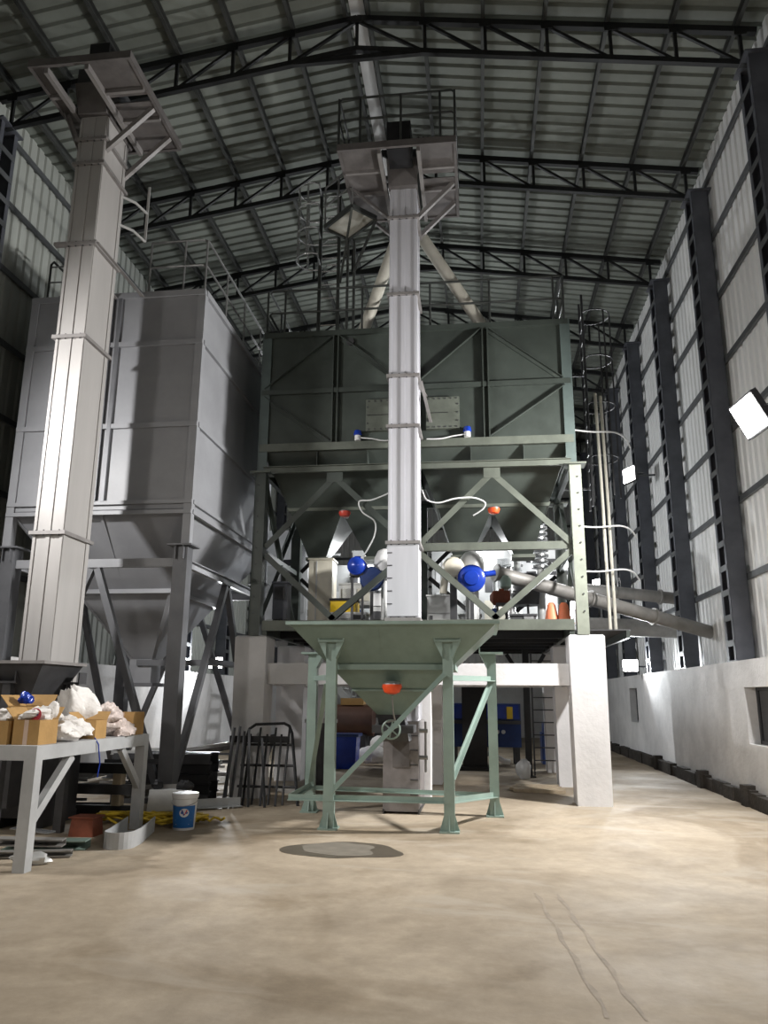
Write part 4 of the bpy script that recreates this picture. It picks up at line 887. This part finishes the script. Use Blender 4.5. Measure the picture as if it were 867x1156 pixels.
boxmachine('sorter_machine', 'large pale machine standing at the back of the deck on the right', 'machine', -1.0, 0.75, 16.9, 18.2, DZ, 4.75, 'mach', [(0.05,0.20,0.62,0.9,'white'),(0.24,0.34,0.6,0.85,'black'),(0.40,0.62,0.65,0.9,'white'),(0.66,0.78,0.5,0.75,'dgrey'),(0.82,0.96,0.55,0.9,'galv'),(0.05,0.30,0.1,0.25,'dgrey'),(0.05,0.30,0.32,0.5,'white'),(0.4,0.6,0.1,0.4,'galv'),(0.65,0.95,0.12,0.4,'cream')])
boxmachine('grader_machine', 'white upright grader with rows of small panels beside the right post', 'machine', 0.95, 2.25, 17.1, 18.2, DZ, 4.9, 'white', [(0.1,0.9,0.80,0.84,'dgrey'),(0.1,0.9,0.66,0.70,'dgrey'),(0.1,0.4,0.45,0.6,'mach'),(0.5,0.9,0.45,0.6,'black'),(0.1,0.5,0.1,0.35,'mach'),(0.6,0.9,0.1,0.35,'galv')])
boxmachine('aspirator_machine', 'pale tall machine at the back of the deck on the left', 'machine', -2.9, -1.6, 17.6, 18.4, DZ, 4.9, 'white', [(0.1,0.4,0.6,0.85,'mach'),(0.55,0.85,0.62,0.75,'dgrey'),(0.1,0.9,0.1,0.45,'mach')])
tag(MB().lathe((0.95, 15.0, 3.62), [(0.25,-0.30),(0.28,-0.1),(0.28,0.15),(0.2,0.3)], 18).add(*[[(0.93,14.98,DZ),(0.97,14.98,DZ),(0.97,15.02,DZ),(0.93,15.02,DZ),(0.93,14.98,3.35),(0.97,14.98,3.35),(0.97,15.02,3.35),(0.93,15.02,3.35)],[(0,3,2,1),(4,5,6,7),(0,1,5,4),(1,2,6,5),(2,3,7,6),(3,0,4,7)]]).build('dark_drum', 'dgrey', None, True), 'dark grey drum standing behind the long slanting spout', 'drum')
for x, lb in ((1.20, 'terracotta orange cone on the deck edge, left one'), (1.40, 'terracotta orange cone on the deck edge, right one')):
    t = thing('orange_cone', lb, 'cone', (x, 12.95, DZ), 'orange cones on the deck')
    MB().lathe((x, 12.95, DZ), [(0.14,0),(0.14,0.02),(0.12,0.03),(0.07,0.32),(0.04,0.36)], 16).build('cone', 'terra', t, True); MB().box(x-0.15,x+0.15,12.80,13.10,DZ,DZ+0.02).build('base','terra',t)
boxmachine('motor_crate', 'small dark crate of parts on the deck beside the orange cones', 'crate', 0.55, 0.95, 13.0, 13.3, DZ, 2.92, 'dgrey', [(0.5,0.9,0.3,0.9,'galv')], False)

# ================================================================== UNDER THE DECK
t = thing('blue_machine', 'large dark blue machine standing under the deck on the right', 'machine', (0.1, 19.5, 0))
MB().box(-0.75, 0.95, 19.2, 20.4, 0.45, 1.45).build('body', 'blued', t); MB().box(-0.70, 0.9, 19.15, 19.2, 1.10, 1.42).build('upper_panel', 'blue', t); MB().box(-0.75,0.95,19.1,19.3,0.98,1.06).build('divider','dgrey',t)
for x in (-0.65, 0.85):
    for y in (19.3, 20.3): MB().box(x-0.06, x+0.06, y-0.06, y+0.06, 0, 0.45).build('foot', 'dgrey', t)
for k in range(3): MB().lathe((0.25+0.14*k, 19.13, 0.80), [(0.04,-0.02),(0.05,0.02),(0.03,0.03)], 10, 'Y').build('gauge', 'white', t)
MB().frust((-0.4,0.5,19.3,20.2),2.2,(-0.1,0.2,19.6,19.9),1.45).build('inlet_hood','mach',t)
MB().box(0.62,0.76,19.12,19.2,1.1,1.38).build('warning_plate','yellow',t)
t = thing('black_pump', 'black upright casing in front of the blue machine under the deck', 'machine', (0.0, 18.3, 0))
MB().box(-0.42, 0.14, 18.2, 18.7, 0.08, 1.9).build('casing', 'black', t); MB().box(-0.5,0.22,18.1,18.8,0,0.08).build('base','black',t); MB().frust((-0.5,0.35,18.1,18.8),2.3,(-0.3,0.05,18.3,18.6),1.9).build('hood','dgrey',t)
MB().tube([(0.14,18.4,0.35),(0.35,18.2,0.3),(0.5,18.15,0.22),(0.62,18.2,0.2)],0.06,8).build('outlet_pipe','white',t,True)
t = thing('dark_prop', 'dark steel prop with short arms standing under the deck near the ladder', 'prop', (0.95, 17.0, 0))
MB().bar((0.98,17.0,0.02),(0.98,17.0,2.6),0.13).build('post','black',t); MB().box(0.85,1.11,16.87,17.13,0,0.02).build('foot','black',t)
for s in (-1, 1): MB().bar((0.98,17.0,1.85),(0.98+s*0.4,17.0,2.5),0.08).build('arm','black',t)
t = thing('white_ladder', 'ladder-like rack with thin rungs behind the right pillar', 'rack', (1.5, 17.6, 0))
for x in (1.12, 1.75): MB().bar((x,17.4,0),(x,17.4,2.55),0.035).build('upright','dgrey',t)
for k in range(9): MB().cyl((1.12,17.4,0.3+0.26*k),(1.75,17.4,0.3+0.26*k),0.014,n=6).build('rung','dgrey',t)
t = thing('grey_sack', 'small grey sack slumped beside the dark prop', 'sack', (0.85,16.6,0)); MB().blob((0.85,16.6,0.16),(0.3,0.26,0.45),3).build('body','mach',t,True)
tag(MB().box(1.5,2.0,20.2,20.8,0,0.75).box(1.55,1.95,20.25,20.75,0.75,1.0).build('blue_drum_box','blued'), 'dark blue bin beyond the rungs under the deck', 'bin')
PL = [(0.55,14.35,1.42,14.20,'nearest'), (0.50,14.60,1.44,14.45,'second'), (0.55,14.85,1.40,14.72,'third'), (0.62,15.1,1.38,15.0,'fourth')]
for xa,ya,xb,yb,nm in PL:
    tag(MB().bar((xa,ya,0.03),(xb,yb,0.03),0.17,0.05).build('wooden_plank','plank'), 'rough wooden plank on the floor behind the right pillar, %s' % nm, 'plank', 'planks on the floor')
# left of centre, far back
t = thing('blue_tote', 'blue plastic tote under the deck left of the elevator', 'tote', (-3.0, 18.1, 0))
MB().frust((-3.36,-2.84,18.0,18.5),0,(-3.40,-2.80,17.95,18.55),0.72,cap=False).box(-3.36,-2.84,18.0,18.5,0.0,0.03).build('body','blue',t); MB().box(-3.44,-2.76,17.92,18.58,0.70,0.76).build('rim','blued',t)
t = thing('brown_tank', 'shiny brown horizontal tank beyond the blue tote', 'tank', (-3.3, 20.5, 0))
MB().cyl((-4.4,20.5,1.0),(-2.75,20.5,1.0),0.40,n=22).build('shell','brown',t,True)
for x in (-4.1,-3.0): MB().box(x-0.08,x+0.08,20.2,20.8,0,0.65).build('saddle','dgrey',t)
MB().box(-3.6,-3.0,20.3,20.7,1.38,1.55).build('top_box','card',t)
t = thing('press_machine', 'grey C-frame press machine beyond the sacks', 'press', (-2.75, 21.3, 0))
MB().box(-3.05,-2.5,21.2,21.6,0.45,0.75).build('bed','dgrey',t)
for x in (-3.03,-2.60): MB().box(x,x+0.10,21.2,21.5,0.75,1.95).build('column','mach',t)
MB().box(-3.08,-2.47,21.15,21.55,1.6,2.05).build('crown','mach',t); MB().cyl((-2.77,21.3,2.05),(-2.77,21.3,2.3),0.06).build('ram','rail',t,True); MB().box(-3.0,-2.55,21.15,21.5,1.05,1.2).build('table','dgrey',t); MB().box(-3.1,-2.4,21.2,21.7,0,0.45).build('base','dgrey',t)
for i,(x,y,z,s,lb) in enumerate(((-2.55,19.0,0.22,0.75,'largest white sack of the pile under the deck'),(-2.0,18.9,0.2,0.6,'right white sack of the pile under the deck'),(-2.35,19.3,0.45,0.7,'white sack lying on top of the pile under the deck'),(-1.75,19.4,0.22,0.5,'small white sack at the right end of the pile'))):
    t = thing('white_sack', lb, 'sack', (x,y,z-s*0.25), 'sack pile under the deck'); MB().blob((x,y,z),(s,0.5,s*0.62),i+11).build('body','bag',t,True)
st = thing('metal_staircase', 'pale steel staircase with handrails climbing beyond the deck', 'staircase', (-3.9, 23.5, 0))
for y in (23.0, 23.8): MB().bar((-2.6,y,0.1),(-4.9,y,2.6),0.05,0.2).build('stringer','mach',st)
for k in range(11):
    f_ = k/10; MB().box(-2.75-2.1*f_,-2.5-2.1*f_,23.0,23.8,0.2+2.3*f_,0.23+2.3*f_).build('tread','mach',st)
for y in (23.0,23.8):
    MB().tube([(-2.6,y,1.0),(-4.9,y,3.5)],0.02,7).build('handrail','rail',st); MB().tube([(-2.6,y,0.6),(-4.9,y,3.1)],0.015,7).build('midrail','rail',st)
    for k in range(5): MB().cyl((-2.6-0.575*k,y,0.1+0.625*k),(-2.6-0.575*k,y,1.0+0.625*k),0.018,n=7).build('rail_post','rail',st)

# ================================================================== TABLE WITH BOXES (left front)
TZ = 1.12; tx0, tx1, ty0, ty1 = -4.95, -4.18, 7.16, 9.72
tb = thing('steel_work_stand', 'light grey steel work stand with slanted braces, loaded with boxes and bags', 'work stand', ((tx0+tx1)/2, (ty0+ty1)/2, 0))
MB().box(tx0, tx1, ty0, ty1, TZ-0.012, TZ).build('top_plate', 'table', tb)
for q in ((tx0,tx1,ty0,ty0+0.05),(tx0,tx1,ty1-0.05,ty1),(tx0,tx0+0.05,ty0+0.05,ty1-0.05),(tx1-0.05,tx1,ty0+0.05,ty1-0.05)): MB().box(*q, TZ-0.135, TZ-0.012).build('apron_channel', 'table', tb)
for x in (tx0+0.06, tx1-0.06):
    for y in (ty0+0.06, ty1-0.06):
        if x < -4.5 and y > 8: continue
        MB().box(x-0.06,x+0.06,y-0.06,y+0.06,0,TZ-0.135).build('leg','table',tb)
for x in (tx1-0.06,):
    MB().bar((x, ty0+0.1, 0.42),(x, ty0+0.75, TZ-0.14),0.07,0.09).build('brace','table',tb); MB().bar((x, ty1-0.1, 0.5),(x, ty1-0.65, TZ-0.14),0.06,0.08).build('brace','table',tb)
def carton(name, label, x0, x1, y0, y1, z0, z1, flaps=True, tape=True, group='cartons on the work stand'):
    t = thing(name, label, 'box', ((x0+x1)/2,(y0+y1)/2,z0), group); k = 0.006
    mb = MB(); mb.box(x0,x1,y0,y0+k,z0,z1); mb.box(x0,x1,y1-k,y1,z0,z1); mb.box(x0,x0+k,y0+k,y1-k,z0,z1); mb.box(x1-k,x1,y0+k,y1-k,z0,z1); mb.box(x0+k,x1-k,y0+k,y1-k,z0,z0+k)
    mb.build('carton_walls','card',t)
    if tape: MB().box((x0+x1)/2-0.022,(x0+x1)/2+0.022,y0-0.003,y0,z0,z1).build('tape_strip','tape',t)
    if flaps:
        w_ = (y1-y0)*0.45
        MB().obox(((x0+x1)/2, y1+w_*0.30, z1+w_*0.38),(x1-x0,0.005,w_),Matrix.Rotation(R(-40),3,'X')).build('flap','card',t)
        MB().obox((x0-w_*0.3,(y0+y1)/2,z1+w_*0.35),(0.005,y1-y0,w_),Matrix.Rotation(R(-42),3,'Y')).build('flap','card',t)
    return t
carton('cardboard_carton', 'open cardboard carton with a pink tape strip at the front corner of the stand', -4.52, -4.25, 7.28, 7.62, TZ, TZ+0.235)
carton('cardboard_carton', 'cardboard carton at the left edge of the photo on the stand', -4.84, -4.56, 7.26, 7.62, TZ, TZ+0.225)
carton('cardboard_carton', 'cardboard carton standing higher behind the two front cartons', -4.88, -4.58, 7.72, 8.05, TZ, TZ+0.36, True, False)
carton('cardboard_carton', 'small torn cardboard carton among the bags in the middle of the stand', -4.50, -4.24, 8.40, 8.66, TZ+0.0, TZ+0.20, True, False)
carton('cardboard_carton', 'cardboard carton at the far end of the stand', -4.50, -4.22, 9.30, 9.62, TZ, TZ+0.27, False, True)
def bag(name, label, c, size, seed, mt='bag', tilt=None, rough=0.25):
    t = thing(name, label, 'bag', (c[0], c[1], c[2]-size[2]*0.36), 'bags on the work stand')
    MB().blob(c, size, seed, 30, 20, rough*1.3, True, tilt).build('sack', mt, t, True); return t
b1 = bag('plastic_bag', 'white plastic bag with a red and blue print bulging from the front carton', (-4.37, 7.46, TZ+0.27), (0.30, 0.32, 0.16), 21)
pm = MB().lathe((-4.33, 7.325, TZ+0.285), [(0.02,-0.002),(0.062,0.0),(0.055,0.004)], 16, 'Y').build('print_oval', 'wine', b1); pm2 = MB().box(-4.36,-4.30,7.318,7.326,TZ+0.278,TZ+0.293).build('print_bar','navy',b1)
MB().blob((-4.24, 7.5, TZ+0.33), (0.10,0.12,0.16), 5, 10, 8, 0.3, False).build('bag_ear','bag',b1,True)
bag('plastic_bag', 'white plastic bag lying in the left carton', (-4.70, 7.46, TZ+0.26), (0.26, 0.3, 0.14), 8)
bag('plastic_bag', 'small blue plastic bag on the left carton', (-4.80, 7.9, TZ+0.43), (0.14, 0.14, 0.14), 9, 'blue')
bag('plastic_bag', 'long white bag lying flat beside the front carton', (-4.33, 7.95, TZ+0.075), (0.34, 0.42, 0.20), 31)
bag('plastic_bag', 'white bundle lying across the middle of the stand', (-4.40, 8.25, TZ+0.12), (0.42, 0.26, 0.20), 33, 'bag', 0.3)
bag('plastic_bag', 'tall pale bag standing upright with a twisted neck', (-4.62, 8.75, TZ+0.27), (0.34, 0.32, 0.60), 14, 'bag', -0.5)
bag('plastic_bag', 'pinkish clear bag on the torn carton', (-4.40, 8.95, TZ+0.24), (0.36, 0.30, 0.26), 15, 'bagp')
bag('plastic_bag', 'crinkled clear bag of fittings at the far end of the stand', (-4.34, 9.12, TZ+0.09), (0.34, 0.50, 0.24), 16, 'bagp', None, 0.35)
bag('plastic_bag', 'grey-white bag behind the bags at the back edge of the stand', (-4.75, 8.35, TZ+0.13), (0.32, 0.40, 0.30), 17)
tag(MB().tube([(-4.2,8.32,TZ+0.02),(-4.16,8.34,TZ-0.05),(-4.155,8.4,TZ-0.25),(-4.16,8.38,TZ-0.40)],0.008,6).build('blue_wire','blue'), 'thin blue wire hanging off the edge of the work stand', 'wire')

# ================================================================== FLOOR CLUTTER
bk = thing('paint_bucket', 'white plastic bucket with a blue label and oval emblem on the floor', 'bucket', (-3.65, 9.72, 0))
MB().lathe((-3.65,9.72,0),[(0.125,0),(0.13,0.01),(0.150,0.36),(0.158,0.365),(0.160,0.40),(0.150,0.405)],28).build('pail','white',bk,True)
MB().lathe((-3.65,9.72,0.405),[(0.162,-0.03),(0.165,0.0),(0.16,0.02),(0.13,0.022)],28).build('lid','white',bk,True)
lb = MB()
def bkpt(a, z, off): r = 0.1305+(0.150-0.1305)*(z/0.36)+off; return (-3.65+r*math.sin(a), 9.72-r*math.cos(a), z)
def wrap(mb, a0, a1, z0, z1, off, n=10, k=1):
    P = [bkpt(a0+(a1-a0)*i/n, z0+(z1-z0)*j/k, off) for j in range(k+1) for i in range(n+1)]
    mb.add(P, [(j*(n+1)+i, j*(n+1)+i+1, (j+1)*(n+1)+i+1, (j+1)*(n+1)+i) for j in range(k) for i in range(n)]); return mb
lab = wrap(MB(), -0.95, 1.35, 0.03, 0.285, 0.002, 16).build('label_wrap','label',bk)
def oval(ca, cz, ra, rz, off, mt, n=22):
    P = [bkpt(ca+ra*math.cos(2*math.pi*i/n), cz+rz*math.sin(2*math.pi*i/n), off) for i in range(n)]
    MB().add(P+[bkpt(ca,cz,off)],[(i,(i+1)%n,n) for i in range(n)]).build('emblem_oval',mt,lab)
oval(0.33, 0.205, 0.40, 0.050, 0.004, 'white')
def strip(pts, mt, nm): MB().add([bkpt(a,z,0.006) for a,z in pts],[tuple(range(len(pts)))]).build(nm,mt,lab)
strip([(0.06,0.238),(0.20,0.238),(0.36,0.178),(0.28,0.172)],'navy','emblem_stroke'); strip([(0.28,0.172),(0.40,0.182),(0.60,0.236),(0.50,0.240)],'wine','emblem_stroke')
strip([(-0.5,0.115),(0.95,0.115),(0.95,0.122),(-0.5,0.122)],'sagel','label_line'); strip([(-0.4,0.07),(0.8,0.07),(0.8,0.074),(-0.4,0.074)],'cream','label_line')
MB().tube([(-3.81,9.72,0.34)]+[(-3.65-0.165*math.cos(R(a)),9.72-0.17*math.sin(R(a))*0.9,0.34-0.06*math.sin(R(a))) for a in range(15,180,15)]+[(-3.49,9.72,0.34)],0.004,6).build('wire_handle','rail',bk)
t = thing('pale_block', 'pale grey block behind the bucket with black fittings on top', 'block', (-4.2, 10.42, 0))
MB().frust((-4.42,-3.86,10.36,10.56),0,(-4.40,-3.88,10.37,10.55),0.37).build('body','mach',t)
for i,(x,y,lb_) in enumerate(((-4.33,10.46,'left'),(-3.98,10.46,'middle'),(-3.90,10.44,'right'))):
    tag(MB().blob((x,y,0.42),(0.16,0.13,0.13),40+i,10,7,0.4).build('black_fitting','black',None,True), 'crumpled black fitting on the pale block, %s one' % lb_, 'fitting', 'black fittings')
# yellow cable coil
mb = MB(); pts = []
for i in range(220):
    a = i*0.33; r = 0.26+0.12*math.sin(i*0.21)+0.05*math.sin(i*1.3); pts.append((-4.18+r*1.75*math.cos(a)+0.04*math.sin(i), 10.02+r*0.75*math.sin(a), 0.03+0.10*abs(math.sin(i*0.47))*(1-0.3*math.sin(a))))
pts += [(-3.62+0.05*i, 10.15-0.03*math.sin(i), 0.03+0.05*abs(math.sin(i*1.1))) for i in range(8)]
tag(mb.tube(pts,0.016,6).build('yellow_cable','cable',None,True), 'tangled yellow cable coil on the floor behind the bucket', 'cable')
# grey bent tray
t = thing('bent_tray', 'grey bent steel tray with a rounded near end on the floor by the stand', 'tray', (-4.0, 9.0, 0))
path = [(-4.26,9.45),(-4.08,8.62)] + [(-3.90+0.165*math.cos(R(a)), 8.50+0.165*math.sin(R(a))) for a in range(190,361,17)] + [(-3.75,8.72),(-3.93,9.50)]
P=[];n=len(path)
for x,y in path: P += [(x,y,0.0),(x,y,0.17)]
tr = MB().add(P,[(2*i,2*i+2,2*i+3,2*i+1) for i in range(n-1)]).build('side_band','table',t)
sm = tr.modifiers.new('thick','SOLIDIFY'); sm.thickness = 0.012
MB().add([(x,y,0.012) for x,y in path],[tuple(range(n))]).build('tray_base','table',t)
t = thing('red_box', 'rust red box on the floor under the work stand', 'box', (-4.62,9.1,0)); MB().frust((-4.76,-4.46,9.0,9.25),0,(-4.74,-4.48,9.01,9.24),0.2).build('body','brick',t); MB().box(-4.77,-4.45,8.99,9.26,0.2,0.215).build('lid','brick',t)
# shiny sheet and grey channels lower left
for i,(a,b,wd,h,mt,lb_) in enumerate((((-5.0,8.05,0.12),(-4.35,8.2,0.10),0.16,0.07,'spout','grey steel channel lying on the floor under the stand, topmost'),((-5.05,8.3,0.05),(-4.2,8.45,0.05),0.2,0.09,'sage','wide greenish steel channel on the floor under the stand'),((-4.95,7.75,0.04),(-4.15,7.98,0.04),0.10,0.06,'spout','narrow steel channel on the floor nearest the front leg'),((-5.0,8.35,0.20),(-4.55,8.33,0.17),0.14,0.012,'galv','bright shiny strip of sheet metal under the stand'))):
    tag(MB().chan(a,b,h,wd,0.012).build('steel_channel',mt), lb_, 'steel channel', 'steel channels under the stand')
tag(MB().blob((-4.35,7.55,0.05),(0.4,0.18,0.12),51,14,8,0.3).build('grey_rag','mach',None,True), 'crumpled grey rag on the floor beside the front leg', 'rag')
# steel offcuts pile behind the stand
r_ = random.Random(12)
for i in range(34):
    x = r_.uniform(-6.2,-4.5); y = r_.uniform(10.68,10.85) if i % 2 else r_.uniform(12.8,15.0); z = 0.04+0.055*(i//3)
    x = min(x,-4.6) if i % 2 else x; a = r_.uniform(-0.5,0.5); L_ = r_.uniform(0.35,0.9)
    tag(MB().ang((x-L_/2*math.cos(a),y-L_/2*math.sin(a)*0.4,z),(x+L_/2*math.cos(a),y+L_/2*math.sin(a)*0.4,z+r_.uniform(-0.02,0.03)),r_.uniform(0.03,0.07),0.008,fx=r_.choice((-1,1))).build('steel_offcut',r_.choice(['dgrey','rail','mach','spout'])), 'angle steel offcut in the dark scrap heap under the silo', 'steel offcut', 'scrap heap under the silo')
# black long sections stacked between silo leg and pillar
for i in range(15):
    lay, k = divmod(i, 3); y = 11.75+0.26*k+0.03*(lay % 2); z = 0.075+0.145*lay
    tag(MB().chan((-5.6+0.15*((i*7) % 4), y, z),(-4.08-0.04*((i*5) % 3), y+0.02, z),0.14,0.10,0.012,fx=-1).build('black_section','black' if i%4 else 'dgrey'), 'black steel section by the silo leg, %s layer of the stack, %s' % (['lowest','second','third','fourth','top'][lay], ['front','middle','rear'][k]), 'steel section', 'stacked black sections')
for i in range(3):
    tag(MB().bar((-6.6, 10.50, 0.08+0.27*i), (-4.62, 10.52, 0.08+0.27*i), 0.10, 0.13).build('long_beam', 'black' if i != 1 else 'dgrey'), ['long black beam lying lowest behind the work stand', 'long dark beam on blocks behind the work stand, middle of three', 'long black beam on top behind the work stand'][i], 'steel beam', 'beams behind the stand')
    if i < 2:
        for x in (-6.3, -4.9): tag(MB().box(x-0.06, x+0.06, 10.44, 10.58, 0.145+0.27*i, 0.285+0.27*i).build('packing_block', 'plank'), 'wooden packing block between the beams, %s %s' % (['lower', 'upper'][i], 'right' if x > -5.5 else 'left'), 'block', 'packing blocks')
tag(MB().ang((-4.75,12.1,0.72),(-3.75,12.45,0.86),0.05,0.008).build('long_angle','rail'), 'bright-edged long angle lying on top of the stacked black sections', 'steel section')
mb = MB(); mb.box(-4.95,-4.1,16.0,17.0,0.55,0.62)
t = thing('low_bench', 'low bench with scraps on it behind the silo leg', 'bench', (-4.5,16.5,0)); mb.build('bench_top','mach',t)
for x in (-4.9,-4.15):
    for y in (16.05,16.95): MB().box(x-0.03,x+0.03,y-0.03,y+0.03,0,0.55).build('leg','dgrey',t)
for i in range(4): tag(MB().blob((-4.85+0.2*i,16.4,0.68),(0.22,0.2,0.16),60+i,10,7,0.35).build('scrap_lump','spout',None,True), 'brownish lump of scrap on the low bench, %s from left' % ORD[i], 'scrap', 'lumps on the low bench')
tag(MB().frust((-4.35,-4.0,13.9,14.3),0,(-4.05,-3.75,13.9,14.3),0.8).build('tilted_plate','black'), 'dark tilted steel plate leaning toward the front left pillar', 'steel plate')
# leaning frames on the left pillar
def lean(x, y0, z, ytop): return (x, y0 + (ytop-y0)*(z/1.35), z)
ft = thing('tube_rack', 'black rounded tubular frame with cross bars leaning on the left pillar', 'frame', (-3.3, 12.1, 0))
pth = [(-3.66,0.0),(-3.70,0.95),(-3.68,1.08),(-3.58,1.15),(-3.12,1.17),(-3.03,1.13),(-2.97,1.02),(-2.74,0.0)]
MB().tube([lean(x,11.95,z,12.55) for x,z in pth],0.024,8).build('rim_tube','black',ft,True)
for z in (0.25,0.55,0.85): MB().tube([lean(-3.72,11.95,z,12.55),lean(-2.74-0.225*z,11.95,z,12.55)],0.02,7).build('cross_bar','black',ft)
for x in (-3.45,-3.2,-2.98): MB().tube([lean(x,11.95,0,12.55),lean(x-0.04,11.95,1.1,12.55)],0.018,7).build('upright','black',ft)
ft = thing('flat_bar_rack', 'second dark frame with a wide flat top bar leaning on the left pillar', 'frame', (-3.5, 11.8, 0))
MB().bar(lean(-3.95,11.85,0.93,12.5),lean(-3.0,11.85,0.93,12.5),0.02,0.10).build('top_bar','black',ft)
for x in (-3.9,-3.62,-3.35,-3.12): MB().bar(lean(x+0.06,11.85,0,12.5),lean(x,11.85,1.0,12.5),0.03,0.05).build('upright','black',ft)
for i,(x,dx,h) in enumerate(((-3.93,-0.06,1.10),(-3.82,-0.08,1.12),(-3.68,-0.14,1.05),(-3.55,-0.20,1.08),(-3.30,-0.22,0.95))):
    tag(MB().ang(lean(x+0.1,11.7,0.0,12.4),lean(x+0.1+dx,11.7,h,12.4),0.04,0.008).build('leaning_bar','dgrey'), 'grey angle bar leaning in front of the black frames, %s from left' % ORD[i], 'bar', 'leaning bars')
tag(MB().ang((-4.1,11.35,0.02),(-3.55,11.7,0.02),0.12,0.01).build('floor_angle','table'), 'pale angle lying on the floor before the leaning frames', 'steel section')
t = thing('grey_vat', 'grey cylindrical vat behind the left hopper leg', 'vat', (-3.0,15.9,0)); MB().cyl((-2.95,14.6,0),(-2.95,14.6,1.15),0.28,n=20).build('shell','dgrey',t,True); MB().cyl((-2.95,14.6,1.12),(-2.95,14.6,1.18),0.31,n=20).build('rim','mach',t,True)
bpy.context.view_layer.update()
